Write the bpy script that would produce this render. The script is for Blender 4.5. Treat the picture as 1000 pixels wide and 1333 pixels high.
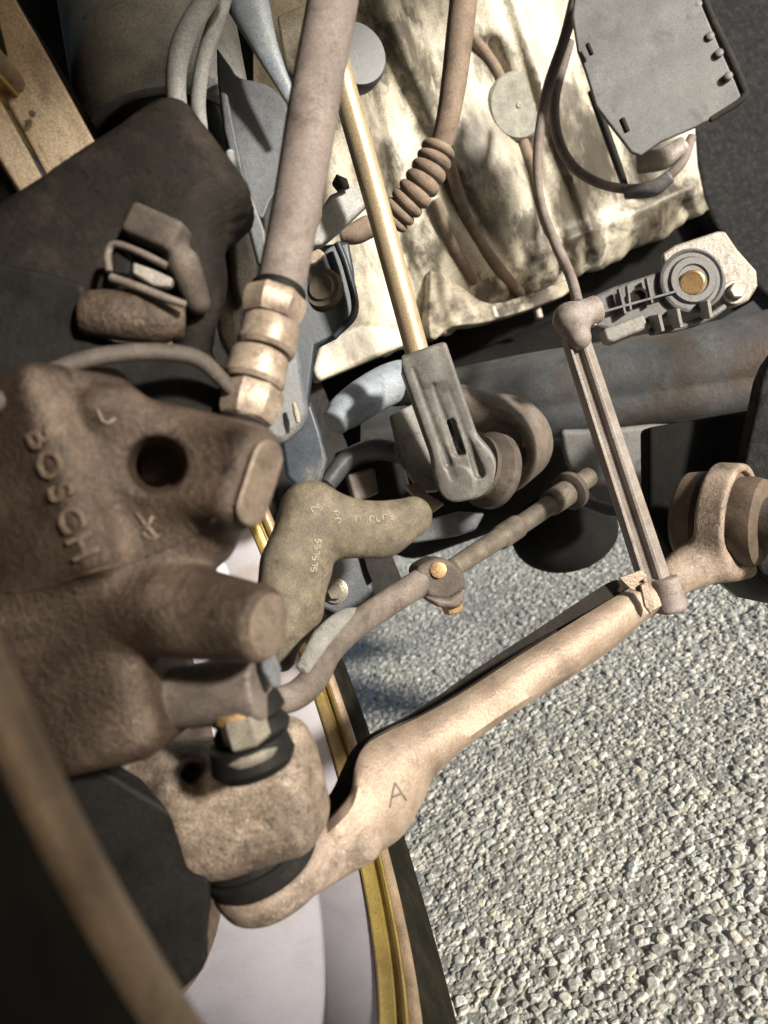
import bpy, bmesh, math, random
import numpy as np
from mathutils import Vector, Matrix
random.seed(7); rng = np.random.default_rng(7)
for o in list(bpy.data.objects): bpy.data.objects.remove(o)
scene = bpy.context.scene; COL = scene.collection

# ------------------------------------------------------------------ camera, sky, sun
ROLL, PITCH, CAMH = math.radians(22.3), math.radians(13.3), .38
FWD = np.array([0, math.cos(PITCH), -math.sin(PITCH)]); r0 = np.array([1., 0, 0]); u0 = np.cross(r0, FWD)
RT = math.cos(ROLL)*r0 - math.sin(ROLL)*u0; UP = math.sin(ROLL)*r0 + math.cos(ROLL)*u0
CAM = np.array([0, 0, CAMH])
cd = bpy.data.cameras.new('camera'); cam = bpy.data.objects.new('camera', cd); COL.objects.link(cam)
M = Matrix.Identity(4)
for i in range(3): M[i][0], M[i][1], M[i][2], M[i][3] = RT[i], UP[i], -FWD[i], CAM[i]
cam.matrix_world = M
cd.sensor_fit = 'VERTICAL'; cd.sensor_height = 34.66; cd.lens = 26.0; cd.clip_start = .01; cd.clip_end = 500
cd.dof.use_dof = True; cd.dof.focus_distance = .44; cd.dof.aperture_fstop = 9.5
scene.camera = cam

SUN_EL, SUN_AZ = math.radians(18), math.radians(136)      # azimuth clockwise from +Y (the way the camera looks)
world = bpy.data.worlds.new('World'); scene.world = world; world.use_nodes = True
wn = world.node_tree; bg = wn.nodes['Background']; sky = wn.nodes.new('ShaderNodeTexSky')
sky.sky_type = 'NISHITA'; sky.sun_disc = False; sky.sun_elevation = SUN_EL; sky.sun_rotation = SUN_AZ
sky.air_density = 1.0; sky.dust_density = 1.5
wn.links.new(sky.outputs[0], bg.inputs[0]); bg.inputs[1].default_value = .09
sd = bpy.data.lights.new('sun', 'SUN'); sun = bpy.data.objects.new('sun', sd); COL.objects.link(sun)
sd.energy = 5.0; sd.angle = math.radians(5); sd.color = (1, .92, .80)
to_sun = Vector((math.sin(SUN_AZ)*math.cos(SUN_EL), math.cos(SUN_AZ)*math.cos(SUN_EL), math.sin(SUN_EL)))
sun.rotation_euler = to_sun.to_track_quat('Z', 'Y').to_euler()
vs = scene.view_settings; vs.view_transform = 'Standard'; vs.look = 'None'; vs.exposure = .62; vs.gamma = 1
scene.cycles.max_bounces = 8

# ------------------------------------------------------------------ points
def P(px, py, d):                     # a point of the place: seen at (px, py) in the photo, d metres in front of the lens plane
    return CAM + d*((px-500)/1000*RT - (py-666.5)/1000*UP + FWD)
def C3(px, py, d): return np.array([(px-500)/1000*d, (py-666.5)/1000*d, d])          # the same in a modelling frame (right, down, forward)
def c2w(v): v = np.asarray(v, float); return CAM + v[..., 0:1]*RT - v[..., 1:2]*UP + v[..., 2:3]*FWD
def spline(pts, n=8):
    p = np.asarray(pts, float); q = np.vstack([2*p[0]-p[1], p, 2*p[-1]-p[-2]]); out = []
    for i in range(1, len(q)-2):
        a, b, c, d = q[i-1], q[i], q[i+1], q[i+2]
        for t in np.linspace(0, 1, n, endpoint=False):
            out.append(.5*((2*b)+(-a+c)*t+(2*a-5*b+4*c-d)*t*t+(-a+3*b-3*c+d)*t**3))
    out.append(q[-2]); return np.array(out)
def unit(v): v = np.asarray(v, float); return v/np.linalg.norm(v)

# ------------------------------------------------------------------ materials
MATS = {}
def mat(name, base, dark=None, light=None, rough=.6, metal=0., scale=60, bump=.3, bscale=400, spots=None, spot_amt=.5, spot_scale=25, stretch=(1, 1, 1), coat=0, speck=None, spec=.5, grime=.5):
    """base colour broken by two scales of noise, optional stain colour, fine relief"""
    m = bpy.data.materials.new(name); m.use_nodes = True; nt = m.node_tree; N = nt.nodes; L = nt.links
    b = N['Principled BSDF']; tc = N.new('ShaderNodeTexCoord'); mp = N.new('ShaderNodeMapping'); mp.inputs['Scale'].default_value = stretch
    L.new(tc.outputs['Object'], mp.inputs[0])
    dark = dark or tuple(c*.55 for c in base); light = light or tuple(min(1, c*1.5) for c in base)
    n1 = N.new('ShaderNodeTexNoise'); n1.inputs['Scale'].default_value = scale; n1.inputs['Detail'].default_value = 8; n1.inputs['Roughness'].default_value = .65; L.new(mp.outputs[0], n1.inputs[0])
    cr = N.new('ShaderNodeValToRGB'); e = cr.color_ramp.elements
    e[0].position = .3; e[0].color = (*dark, 1); e[1].position = .72; e[1].color = (*light, 1); k = e.new(.5); k.color = (*base, 1)
    L.new(n1.outputs[0], cr.inputs[0]); col = cr.outputs[0]
    if spots:
        n2 = N.new('ShaderNodeTexNoise'); n2.inputs['Scale'].default_value = spot_scale; n2.inputs['Detail'].default_value = 6; n2.inputs['Roughness'].default_value = .6; L.new(mp.outputs[0], n2.inputs[0])
        r2 = N.new('ShaderNodeMapRange'); r2.inputs[1].default_value = .62-.25*spot_amt; r2.inputs[2].default_value = .78-.25*spot_amt; L.new(n2.outputs[0], r2.inputs[0])
        mx = N.new('ShaderNodeMix'); mx.data_type = 'RGBA'; L.new(r2.outputs[0], mx.inputs[0]); L.new(col, mx.inputs[6]); mx.inputs[7].default_value = (*spots, 1); col = mx.outputs[2]
    if grime:
        n5 = N.new('ShaderNodeTexNoise'); n5.inputs['Scale'].default_value = spot_scale*3.3; n5.inputs['Detail'].default_value = 12; n5.inputs['Roughness'].default_value = .75; n5.inputs['Distortion'].default_value = .4; L.new(mp.outputs[0], n5.inputs[0])
        r5 = N.new('ShaderNodeMapRange'); r5.inputs[1].default_value = .54; r5.inputs[2].default_value = .66; r5.inputs[4].default_value = grime; L.new(n5.outputs[0], r5.inputs[0])
        m5 = N.new('ShaderNodeMix'); m5.data_type = 'RGBA'; L.new(r5.outputs[0], m5.inputs[0]); L.new(col, m5.inputs[6]); m5.inputs[7].default_value = (*[c*.28 for c in dark], 1); col = m5.outputs[2]
        n6 = N.new('ShaderNodeTexNoise'); n6.inputs['Scale'].default_value = 1500; n6.inputs['Detail'].default_value = 3; L.new(tc.outputs['Object'], n6.inputs[0])
        r6 = N.new('ShaderNodeMapRange'); r6.inputs[1].default_value = .3; r6.inputs[2].default_value = .7; r6.inputs[3].default_value = 1-grime*.7; r6.inputs[4].default_value = 1+grime*.7; L.new(n6.outputs[0], r6.inputs[0])
        m6 = N.new('ShaderNodeVectorMath'); m6.operation = 'SCALE'; L.new(col, m6.inputs[0]); L.new(r6.outputs[0], m6.inputs['Scale']); col = m6.outputs[0]
    if speck:
        n4 = N.new('ShaderNodeTexNoise'); n4.inputs['Scale'].default_value = 700; n4.inputs['Detail'].default_value = 2; L.new(tc.outputs['Object'], n4.inputs[0])
        r4 = N.new('ShaderNodeMapRange'); r4.inputs[1].default_value = .62; r4.inputs[2].default_value = .72; L.new(n4.outputs[0], r4.inputs[0])
        m4 = N.new('ShaderNodeMix'); m4.data_type = 'RGBA'; L.new(r4.outputs[0], m4.inputs[0]); L.new(col, m4.inputs[6]); m4.inputs[7].default_value = (*speck, 1); col = m4.outputs[2]
    L.new(col, b.inputs['Base Color'])
    b.inputs['Metallic'].default_value = metal; b.inputs['Coat Weight'].default_value = coat; b.inputs['Specular IOR Level'].default_value = spec
    rr = N.new('ShaderNodeMapRange'); rr.inputs[3].default_value = max(.05, rough-.15); rr.inputs[4].default_value = min(1, rough+.15); L.new(n1.outputs[0], rr.inputs[0]); L.new(rr.outputs[0], b.inputs['Roughness'])
    if bump:
        n3 = N.new('ShaderNodeTexNoise'); n3.inputs['Scale'].default_value = bscale; n3.inputs['Detail'].default_value = 9; n3.inputs['Roughness'].default_value = .65; L.new(mp.outputs[0], n3.inputs[0])
        bp = N.new('ShaderNodeBump'); bp.inputs['Strength'].default_value = bump; bp.inputs['Distance'].default_value = .001; L.new(n3.outputs[0], bp.inputs['Height']); L.new(bp.outputs[0], b.inputs['Normal'])
    MATS[name] = m; return m
mat('cast_brown', (.082, .058, .043), (.042, .029, .021), (.145, .106, .08), rough=.42, metal=.3, scale=45, bump=1.0, bscale=420, spots=(.20, .152, .118), spot_amt=.30, spot_scale=24, grime=.7)
mat('machined', (.27, .215, .17), (.16, .125, .097), (.38, .31, .25), rough=.4, metal=.35, scale=60, bump=.5, spots=(.12, .09, .07), spot_amt=.45, spot_scale=60, grime=.6)
mat('cast_dusty', (.27, .215, .168), (.12, .09, .068), (.42, .35, .28), rough=.5, metal=.2, scale=70, bump=1.0, bscale=350, spots=(.10, .075, .06), spot_amt=.5, spot_scale=38, grime=.75)
mat('arm_steel', (.36, .282, .22), (.24, .18, .138), (.47, .385, .31), rough=.46, metal=.3, scale=35, bump=.5, bscale=600, spots=(.17, .125, .095), spot_amt=.32, spot_scale=30, grime=.35)
mat('arm_dark', (.29, .228, .182), (.17, .13, .10), (.40, .33, .27), rough=.6, scale=60, bump=.6, bscale=500, spots=(.10, .077, .06), spot_amt=.45, spot_scale=40, speck=(.40, .34, .29))
mat('hose_rubber', (.20, .165, .15), (.14, .11, .10), (.27, .23, .21), rough=.75, scale=50, bump=.2, bscale=500)
mat('hose_brown', (.22, .165, .125), (.13, .10, .075), (.30, .23, .18), rough=.75, scale=50, bump=.2)
mat('ferrule', (.38, .305, .24), (.24, .185, .142), (.49, .41, .335), rough=.42, metal=.25, scale=60, bump=.25, spots=(.15, .11, .09), spot_amt=.3, spot_scale=90)
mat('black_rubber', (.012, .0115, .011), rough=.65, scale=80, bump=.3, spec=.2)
mat('dark_plastic', (.035, .033, .032), (.02, .02, .02), (.05, .045, .04), rough=.75, scale=60, bump=.5, bscale=250, spec=.12)
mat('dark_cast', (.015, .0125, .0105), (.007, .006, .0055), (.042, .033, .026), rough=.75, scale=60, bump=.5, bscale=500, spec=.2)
mat('slate', (.095, .105, .12), (.05, .055, .065), (.17, .18, .19), rough=.5, scale=30, bump=.15, spots=(.2, .18, .16), spot_amt=.2)
mat('blue_paint', (.026, .038, .056), (.014, .021, .032), (.06, .078, .10), rough=.45, scale=40, bump=.12, spots=(.15, .14, .12), spot_amt=.25, spot_scale=50)
mat('grey_paint', (.23, .225, .21), (.15, .15, .145), (.32, .31, .29), rough=.55, scale=50, bump=.15)
mat('pipe_grey', (.36, .37, .37), (.25, .26, .265), (.48, .48, .47), rough=.5, scale=60, bump=.12)
mat('pale_blue', (.26, .30, .35), (.18, .21, .25), (.34, .37, .41), rough=.5, scale=60, bump=.1)
mat('casing', (.56, .525, .435), (.33, .30, .235), (.72, .695, .61), rough=.5, scale=13, bump=.6, bscale=90, spots=(.055, .045, .03), spot_amt=.66, spot_scale=9, stretch=(1.7, 1.7, .85), grime=.8)
mat('casing_edge', (.40, .36, .28), (.16, .14, .11), (.62, .58, .48), rough=.7, scale=40, bump=.6, bscale=200, spots=(.06, .05, .04), spot_amt=.7, spot_scale=30)
mat('cap_grey', (.27, .27, .24), rough=.7, scale=80, bump=.2)
mat('shield_grey', (.15, .16, .165), (.09, .097, .10), (.24, .25, .25), rough=.55, scale=16, bump=.12, spots=(.10, .105, .12), spot_amt=.55, spot_scale=12)
mat('felt', (.02, .021, .023), (.010, .010, .0115), (.045, .045, .046), rough=.95, scale=160, bump=1, bscale=500, spec=.2)
mat('sensor_plastic', (.11, .11, .115), (.075, .075, .08), (.2, .2, .2), rough=.55, scale=70, bump=.15)
mat('galvanised', (.29, .265, .24), (.19, .175, .155), (.40, .375, .345), rough=.5, metal=.25, scale=60, bump=.5, bscale=300)
mat('brass', (.50, .33, .16), (.34, .21, .10), (.62, .43, .24), rough=.45, metal=.5, scale=80, bump=.15)
mat('rod_gold', (.54, .43, .285), (.40, .305, .19), (.64, .53, .37), rough=.4, metal=.45, scale=25, bump=.08, stretch=(1, 1, .3))
mat('clevis_grey', (.115, .11, .105), (.07, .067, .064), (.19, .18, .17), rough=.5, scale=60, bump=.12)
mat('link_grey', (.24, .21, .19), (.17, .145, .13), (.32, .29, .265), rough=.5, scale=50, bump=.12)
mat('ball_grey', (.25, .215, .20), (.17, .14, .13), (.33, .29, .275), rough=.6, scale=60, bump=.2)
mat('forged', (.135, .113, .08), (.075, .062, .044), (.21, .178, .13), rough=.7, scale=120, bump=.35, bscale=600, spots=(.11, .09, .07), spot_amt=.3, spot_scale=50)
mat('toe_steel', (.135, .112, .096), (.08, .066, .056), (.21, .178, .155), rough=.6, scale=60, bump=.2)
mat('tan_rod', (.115, .098, .077), (.065, .055, .043), (.18, .155, .125), rough=.6, scale=60, bump=.2)
mat('beam_dark', (.075, .08, .087), (.04, .043, .048), (.14, .145, .15), rough=.5, scale=22, bump=.4, bscale=300, spots=(.075, .058, .046), spot_amt=.45, spot_scale=14)
mat('beam_grey', (.19, .195, .195), (.11, .11, .11), (.25, .245, .24), rough=.6, scale=26, bump=.25)
mat('bush_brown', (.11, .08, .058), (.055, .04, .03), (.18, .138, .103), rough=.65, scale=40, bump=.3)
mat('bush_dark', (.075, .06, .05), (.04, .032, .027), (.14, .115, .095), rough=.7, scale=50, bump=.3)
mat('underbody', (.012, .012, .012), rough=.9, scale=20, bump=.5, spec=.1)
mat('barrel', (.43, .42, .475), (.33, .31, .345), (.50, .49, .535), rough=.52, metal=.15, grime=.12, scale=9, bump=.06, spots=(.36, .30, .26), spot_amt=.42, spot_scale=14)
mat('rim_gold', (.40, .30, .09), (.28, .20, .06), (.50, .39, .14), rough=.34, metal=.5, scale=30, bump=.08, spots=(.22, .145, .08), spot_amt=.5, spot_scale=5)
mat('rim_brown', (.32, .235, .16), (.17, .125, .085), (.44, .335, .24), rough=.5, metal=.3, scale=40, bump=.2)
mat('tyre_rubber', (.014, .0135, .010), (.008, .0075, .006), (.03, .027, .02), rough=.9, scale=40, bump=.3, spec=.04)
mat('disc_iron', (.16, .11, .08), (.09, .06, .045), (.24, .18, .14), rough=.55, metal=.5, scale=50, bump=.3)
mat('nut_steel', (.36, .33, .27), (.22, .20, .165), (.48, .45, .38), rough=.4, metal=.5, scale=60, bump=.1)
mat('paint_mark', (.34, .305, .235), (.18, .16, .12), (.44, .40, .32), rough=.7, scale=300, bump=.1)
mat('letter_iron', (.145, .108, .08), (.08, .058, .043), (.22, .17, .13), rough=.55, scale=250, bump=.2)

def stains(m, spots, colour):
    """oil and road dirt lying at given places of a surface, with ragged edges"""
    nt = m.node_tree; N = nt.nodes; L = nt.links; b = N['Principled BSDF']; src = b.inputs['Base Color'].links[0].from_socket
    ge = N.new('ShaderNodeNewGeometry'); mp = N.new('ShaderNodeMapping'); mp.inputs['Scale'].default_value = (1.6, 1.6, .9); L.new(ge.outputs['Position'], mp.inputs[0])
    no = N.new('ShaderNodeTexNoise'); no.inputs['Scale'].default_value = 22; no.inputs['Detail'].default_value = 10; no.inputs['Roughness'].default_value = .7; L.new(mp.outputs[0], no.inputs[0]); tot = None; n3x = N.new('ShaderNodeMath'); n3x.operation = 'MULTIPLY'; n3x.inputs[1].default_value = 4.5; L.new(no.outputs[0], n3x.inputs[0])
    for pt, r in spots:
        d = N.new('ShaderNodeVectorMath'); d.operation = 'DISTANCE'; L.new(ge.outputs['Position'], d.inputs[0]); d.inputs[1].default_value = [float(c) for c in pt]
        a = N.new('ShaderNodeMath'); a.operation = 'MULTIPLY_ADD'; L.new(d.outputs['Value'], a.inputs[0]); a.inputs[1].default_value = -.55/r; L.new(n3x.outputs[0], a.inputs[2])
        if tot is None: tot = a.outputs[0]
        else: x = N.new('ShaderNodeMath'); x.operation = 'MAXIMUM'; L.new(tot, x.inputs[0]); L.new(a.outputs[0], x.inputs[1]); tot = x.outputs[0]
    rg = N.new('ShaderNodeMapRange'); rg.inputs[1].default_value = 1.55; rg.inputs[2].default_value = 2.1; rg.inputs[4].default_value = .8; L.new(tot, rg.inputs[0])
    mx = N.new('ShaderNodeMix'); mx.data_type = 'RGBA'; L.new(rg.outputs[0], mx.inputs[0]); L.new(src, mx.inputs[6]); mx.inputs[7].default_value = (*colour, 1); L.new(mx.outputs[2], b.inputs['Base Color'])

# ------------------------------------------------------------------ object helpers
def tag(o, label, cat, group=None):
    o['label'] = label; o['category'] = cat
    if group: o['group'] = group
    return o
def thing(name, label, cat, loc, group=None):
    o = bpy.data.objects.new(name, None); COL.objects.link(o); o.location = [float(c) for c in loc]; o.empty_display_size = .01
    return tag(o, label, cat, group)
def origin_of(o):
    v = Vector((0, 0, 0))
    while o: v += o.location; o = o.parent
    return np.array(v)
def put(name, V, F, m, parent=None, smooth=True, angle=None, bevel=0, seg=2, tone=None):
    V = np.asarray(V, float)
    loc = V.mean(0) if parent is None else np.zeros(3)
    base = loc if parent is None else origin_of(parent)
    me = bpy.data.meshes.new(name); me.from_pydata((V-base).tolist(), [], [tuple(int(i) for i in f) for f in F])
    bm = bmesh.new(); bm.from_mesh(me); bmesh.ops.recalc_face_normals(bm, faces=bm.faces); bm.to_mesh(me); bm.free()
    me.materials.append(MATS[m])
    if smooth: me.polygons.foreach_set('use_smooth', [True]*len(me.polygons))
    if smooth and angle: me.set_sharp_from_angle(angle=math.radians(angle))
    o = bpy.data.objects.new(name, me); COL.objects.link(o); o.location = loc if parent is None else (0, 0, 0)
    if parent: o.parent = parent
    if bevel:
        b = o.modifiers.new('bevel', 'BEVEL'); b.width = bevel; b.segments = seg; b.limit_method = 'ANGLE'; b.angle_limit = math.radians(35); b.harden_normals = True
    return o
def frames(C):
    T = np.gradient(C, axis=0); T /= np.linalg.norm(T, axis=1)[:, None]+1e-12
    a = np.cross(T[0], FWD); a = a if np.linalg.norm(a) > .1 else np.cross(T[0], UP); a = unit(a); A = []
    for t in T: a = unit(a-t*(a@t)); A.append(a)
    A = np.array(A); return T, A, np.cross(T, A)
def tube_mesh(C, R, n=20, flat=1., cap=True):
    """C centre line, R radii; flat = depth of the section along the view / its width"""
    T, A, B = frames(C); R = np.asarray(R, float); V = []; F = []; k = len(C)
    for i in range(k):
        for j in range(n):
            th = 2*math.pi*j/n; V.append(C[i]+R[i]*(math.cos(th)*A[i]+flat*math.sin(th)*B[i]))
    for i in range(k-1):
        for j in range(n): F.append((i*n+j, i*n+(j+1) % n, (i+1)*n+(j+1) % n, (i+1)*n+j))
    if cap: F.append(tuple(range(n))); F.append(tuple(range((k-1)*n, k*n)))
    return np.array(V), F
def tube(name, pts, m, parent=None, n=20, sub=8, flat=1., round_ends=True, angle=50):
    """pts: (px, py, depth, radius in px)"""
    p = spline(pts, sub); C = np.array([P(*q[:3]) for q in p]); R = p[:, 3]*p[:, 2]/1000
    if round_ends:
        t0 = unit(C[0]-C[1]); t1 = unit(C[-1]-C[-2]); s = [.3, .6, .85, .97]
        C = np.vstack([[C[0]+t0*R[0]*math.sqrt(1-(1-q)**2)*.5 for q in s[::-1]], C, [C[-1]+t1*R[-1]*math.sqrt(1-(1-q)**2)*.5 for q in s]])
        R = np.concatenate([[R[0]*math.sqrt(1-q*q*.97) for q in s[::-1]], R, [R[-1]*math.sqrt(1-q*q*.97) for q in s]])
    V, F = tube_mesh(C, R, n, flat); return put(name, V, F, m, parent, angle=angle)
def lathe(name, a, b, prof, m, parent=None, n=40, angle=30, closed=False):
    """prof: (t, r): t in metres from point a towards b, r in metres"""
    a = np.asarray(a, float); ax = unit(np.asarray(b)-a); x = np.cross(ax, FWD); x = x if np.linalg.norm(x) > .2 else np.cross(ax, UP); x = unit(x); y = np.cross(ax, x)
    V = []; F = []; k = len(prof)
    for t, r in prof:
        for j in range(n):
            th = 2*math.pi*j/n; V.append(a+ax*t+max(r, 1e-5)*(math.cos(th)*x+math.sin(th)*y))
    for i in range(k if closed else k-1):
        i2 = (i+1) % k
        for j in range(n): F.append((i*n+j, i*n+(j+1) % n, i2*n+(j+1) % n, i2*n+j))
    if not closed: F.append(tuple(range(n))); F.append(tuple(range((k-1)*n, k*n)))
    return put(name, V, F, m, parent, angle=angle)
def plate(name, out, m, parent=None, d=.4, gx=0, gy=0, thick=.006, bevel=.0015, smooth=0, seg=2, hollow=None):
    """a plate cut to an outline; it stands at depth d at its middle and leans by gx, gy (metres of depth per 1000 px)"""
    o2 = np.array(out, float); c = o2.mean(0)
    if smooth:
        q = spline(np.vstack([o2, o2[:1]]), smooth)[:-1]
    else: q = o2
    dd = d+gx*(q[:, 0]-c[0])/1000+gy*(q[:, 1]-c[1])/1000
    W = np.array([P(x, y, z) for (x, y), z in zip(q, dd)])
    nrm = np.zeros(3)
    for i in range(len(W)): nrm += np.cross(W[i]-W.mean(0), W[(i+1) % len(W)]-W.mean(0))
    nrm = unit(nrm); nrm = nrm if nrm@FWD > 0 else -nrm
    k = len(W); V = np.vstack([W, W+nrm*thick]); F = [tuple(range(k)), tuple(range(2*k-1, k-1, -1))]+[(i, (i+1) % k, k+(i+1) % k, k+i) for i in range(k)]
    return put(name, V, F, m, parent, angle=35, bevel=bevel, seg=seg)
def box_between(name, a, b, w, h, m, parent=None, side=None, bevel=.0015):
    a = np.asarray(a); b = np.asarray(b); t = unit(b-a); s = unit(np.cross(t, FWD if side is None else side)); u = np.cross(s, t); V = []
    for q in (a, b):
        for sx, sy in ((-1, -1), (1, -1), (1, 1), (-1, 1)): V.append(q+s*sx*w/2+u*sy*h/2)
    F = [(0, 1, 2, 3), (7, 6, 5, 4)]+[(i, (i+1) % 4, 4+(i+1) % 4, 4+i) for i in range(4)]
    return put(name, V, F, m, parent, angle=35, bevel=bevel)
def bolt(name, c, axis, r, h, m, parent, washer=1.35):
    """hexagon head on a washer"""
    c = np.asarray(c); ax = unit(axis); prof = [(0, r*washer), (h*.28, r*washer), (h*.3, r*1.0)]
    w = lathe(name, c, c+ax, [(0, r*washer), (h*.25, r*washer), (h*.3, r*washer*.93), (h*.3, 0)], m, parent, 24)
    lathe('hex_head', c+ax*h*.3, c+ax, [(0, r), (h*.6, r), (h*.7, r*.86), (h*.7, 0)], m, w, 6, angle=20)
    return w

# solids blended from simple bodies (cast iron with fillets), meshed with surface nets
def smin(a, b, k): h = np.maximum(k-np.abs(a-b), 0)/k; return np.minimum(a, b)-h*h*k*.25
def smax(a, b, k): return -smin(-a, -b, k)
def s_caps(p, a, b, ra, rb=None):
    rb = ra if rb is None else rb; a = np.asarray(a); ab = np.asarray(b)-a; h = np.clip((p-a)@ab/(ab@ab), 0, 1)
    return np.linalg.norm(p-a-h[:, None]*ab, axis=1)-(ra+(rb-ra)*h)
def s_cyl(p, a, b, ra, rb=None, rd=.001):
    rb = ra if rb is None else rb; a = np.asarray(a); ab = np.asarray(b)-a; L = np.linalg.norm(ab); t = ab/L; h = (p-a)@t
    rad = np.linalg.norm(p-a-h[:, None]*t, axis=1)-(ra+(rb-ra)*np.clip(h/L, 0, 1))+rd; z = np.abs(h-L/2)-L/2+rd
    return np.minimum(np.maximum(rad, z), 0)+np.hypot(np.maximum(rad, 0), np.maximum(z, 0))-rd
def s_box(p, c, X, Y, half, rd=.003):
    X = unit(X); Y = unit(np.asarray(Y)-X*(np.asarray(Y)@X)); Z = np.cross(X, Y); q = p-np.asarray(c)
    q = np.abs(np.stack([q@X, q@Y, q@Z], 1))-(np.asarray(half)-rd)
    return np.linalg.norm(np.maximum(q, 0), axis=1)+np.minimum(q.max(1), 0)-rd
def s_ell(p, c, X, Y, rad):
    X = unit(X); Y = unit(np.asarray(Y)-X*(np.asarray(Y)@X)); Z = np.cross(X, Y); q = p-np.asarray(c); q = np.stack([q@X, q@Y, q@Z], 1)/np.asarray(rad)
    k = np.linalg.norm(q, axis=1); return (k-1)*min(rad)
def nets(f, lo, hi, h):
    lo = np.asarray(lo); n = np.ceil((np.asarray(hi)-lo)/h).astype(int)+1
    G = np.stack(np.meshgrid(*[lo[i]+h*np.arange(n[i]) for i in range(3)], indexing='ij'), -1)
    D = f(G.reshape(-1, 3)).reshape(n); S = D < 0; m = n-1
    sl = lambda a, d: a[d[0]:d[0]+m[0], d[1]:d[1]+m[1], d[2]:d[2]+m[2]]
    cs = [(i, j, k) for i in (0, 1) for j in (0, 1) for k in (0, 1)]; cnt = sum(sl(S, c).astype(int) for c in cs)
    act = (cnt > 0) & (cnt < 8); idx = -np.ones(m, int); idx[act] = np.arange(act.sum()); acc = np.zeros((act.sum(), 3)); num = np.zeros(act.sum()); cell = np.argwhere(act)
    for a in cs:
        for ax in range(3):
            if a[ax]: continue
            b = list(a); b[ax] = 1; da = sl(D, a)[act]; db = sl(D, b)[act]; x = (da < 0) != (db < 0)
            t = np.where(x, da/np.where(da == db, 1, da-db), 0); pnt = np.array(a, float)+np.eye(3)[ax]*t[:, None]
            acc[x] += pnt[x]; num[x] += 1
    V = lo+h*(cell+acc/num[:, None]); F = []
    for ax in range(3):
        o1, o2 = [(1, 2), (2, 0), (0, 1)][ax]
        s0 = [slice(1, m[i]) for i in range(3)]; s0[ax] = slice(0, m[ax]); s1 = list(s0); s1[ax] = slice(1, m[ax]+1)
        A, B = S[tuple(s0)], S[tuple(s1)]; e = np.argwhere(A != B)
        off = np.ones(3, int); off[ax] = 0; e = e+off; e1 = np.eye(3, dtype=int)[o1]; e2 = np.eye(3, dtype=int)[o2]
        q = [idx[tuple((e-x).T)] for x in (0*e1, e1, e1+e2, e2)]; F.append(np.stack(q, 1))
    return V, np.vstack(F)
def solid(name, f, lo, hi, h, m, parent=None, rough=0.):
    V, F = nets(f, lo, hi, h); return put(name, c2w(V), F, m, parent)
def march(f, px, py, d0=.1, d1=.9):
    """depth at which the line of sight meets a solid, and the outward normal there"""
    d = d0
    for _ in range(200):
        p = C3(px, py, d); s = f(p[None])[0]
        if s < 2e-5 or d > d1: break
        d += max(s*.6, 5e-5)
    e = 4e-4; p = C3(px, py, d); g = np.array([f((p+e*v)[None])[0]-f((p-e*v)[None])[0] for v in np.eye(3)])
    g = unit(g); return d, g[0]*RT-g[1]*UP+g[2]*FWD
def letters(name, txt, c, right, up, size, m, parent, depth=.0006, label=None):
    cu = bpy.data.curves.new(name, 'FONT'); cu.body = txt; cu.size = size; cu.extrude = depth; cu.bevel_depth = size*.02; cu.align_x = 'CENTER'; cu.align_y = 'CENTER'
    t = bpy.data.objects.new(name, cu); COL.objects.link(t); dg = bpy.context.evaluated_depsgraph_get(); me = bpy.data.meshes.new_from_object(t.evaluated_get(dg)); bpy.data.objects.remove(t)
    r = unit(right); u = np.asarray(up); u = unit(u-r*(u@r)); z = np.cross(r, u); o = origin_of(parent)
    V = [c+v.co.x*r+v.co.y*u+v.co.z*z-o for v in me.vertices]
    for v, w in zip(me.vertices, V): v.co = w
    me.materials.clear(); me.materials.append(MATS[m]); ob = bpy.data.objects.new(name, me); COL.objects.link(ob); ob.parent = parent; return ob
def stroke(name, pts, r, m, parent, flat=1.):
    C = np.asarray(pts, float); V, F = tube_mesh(C, [r]*len(C), 8, flat); return put(name, V, F, m, parent)
DN = -UP

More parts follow.
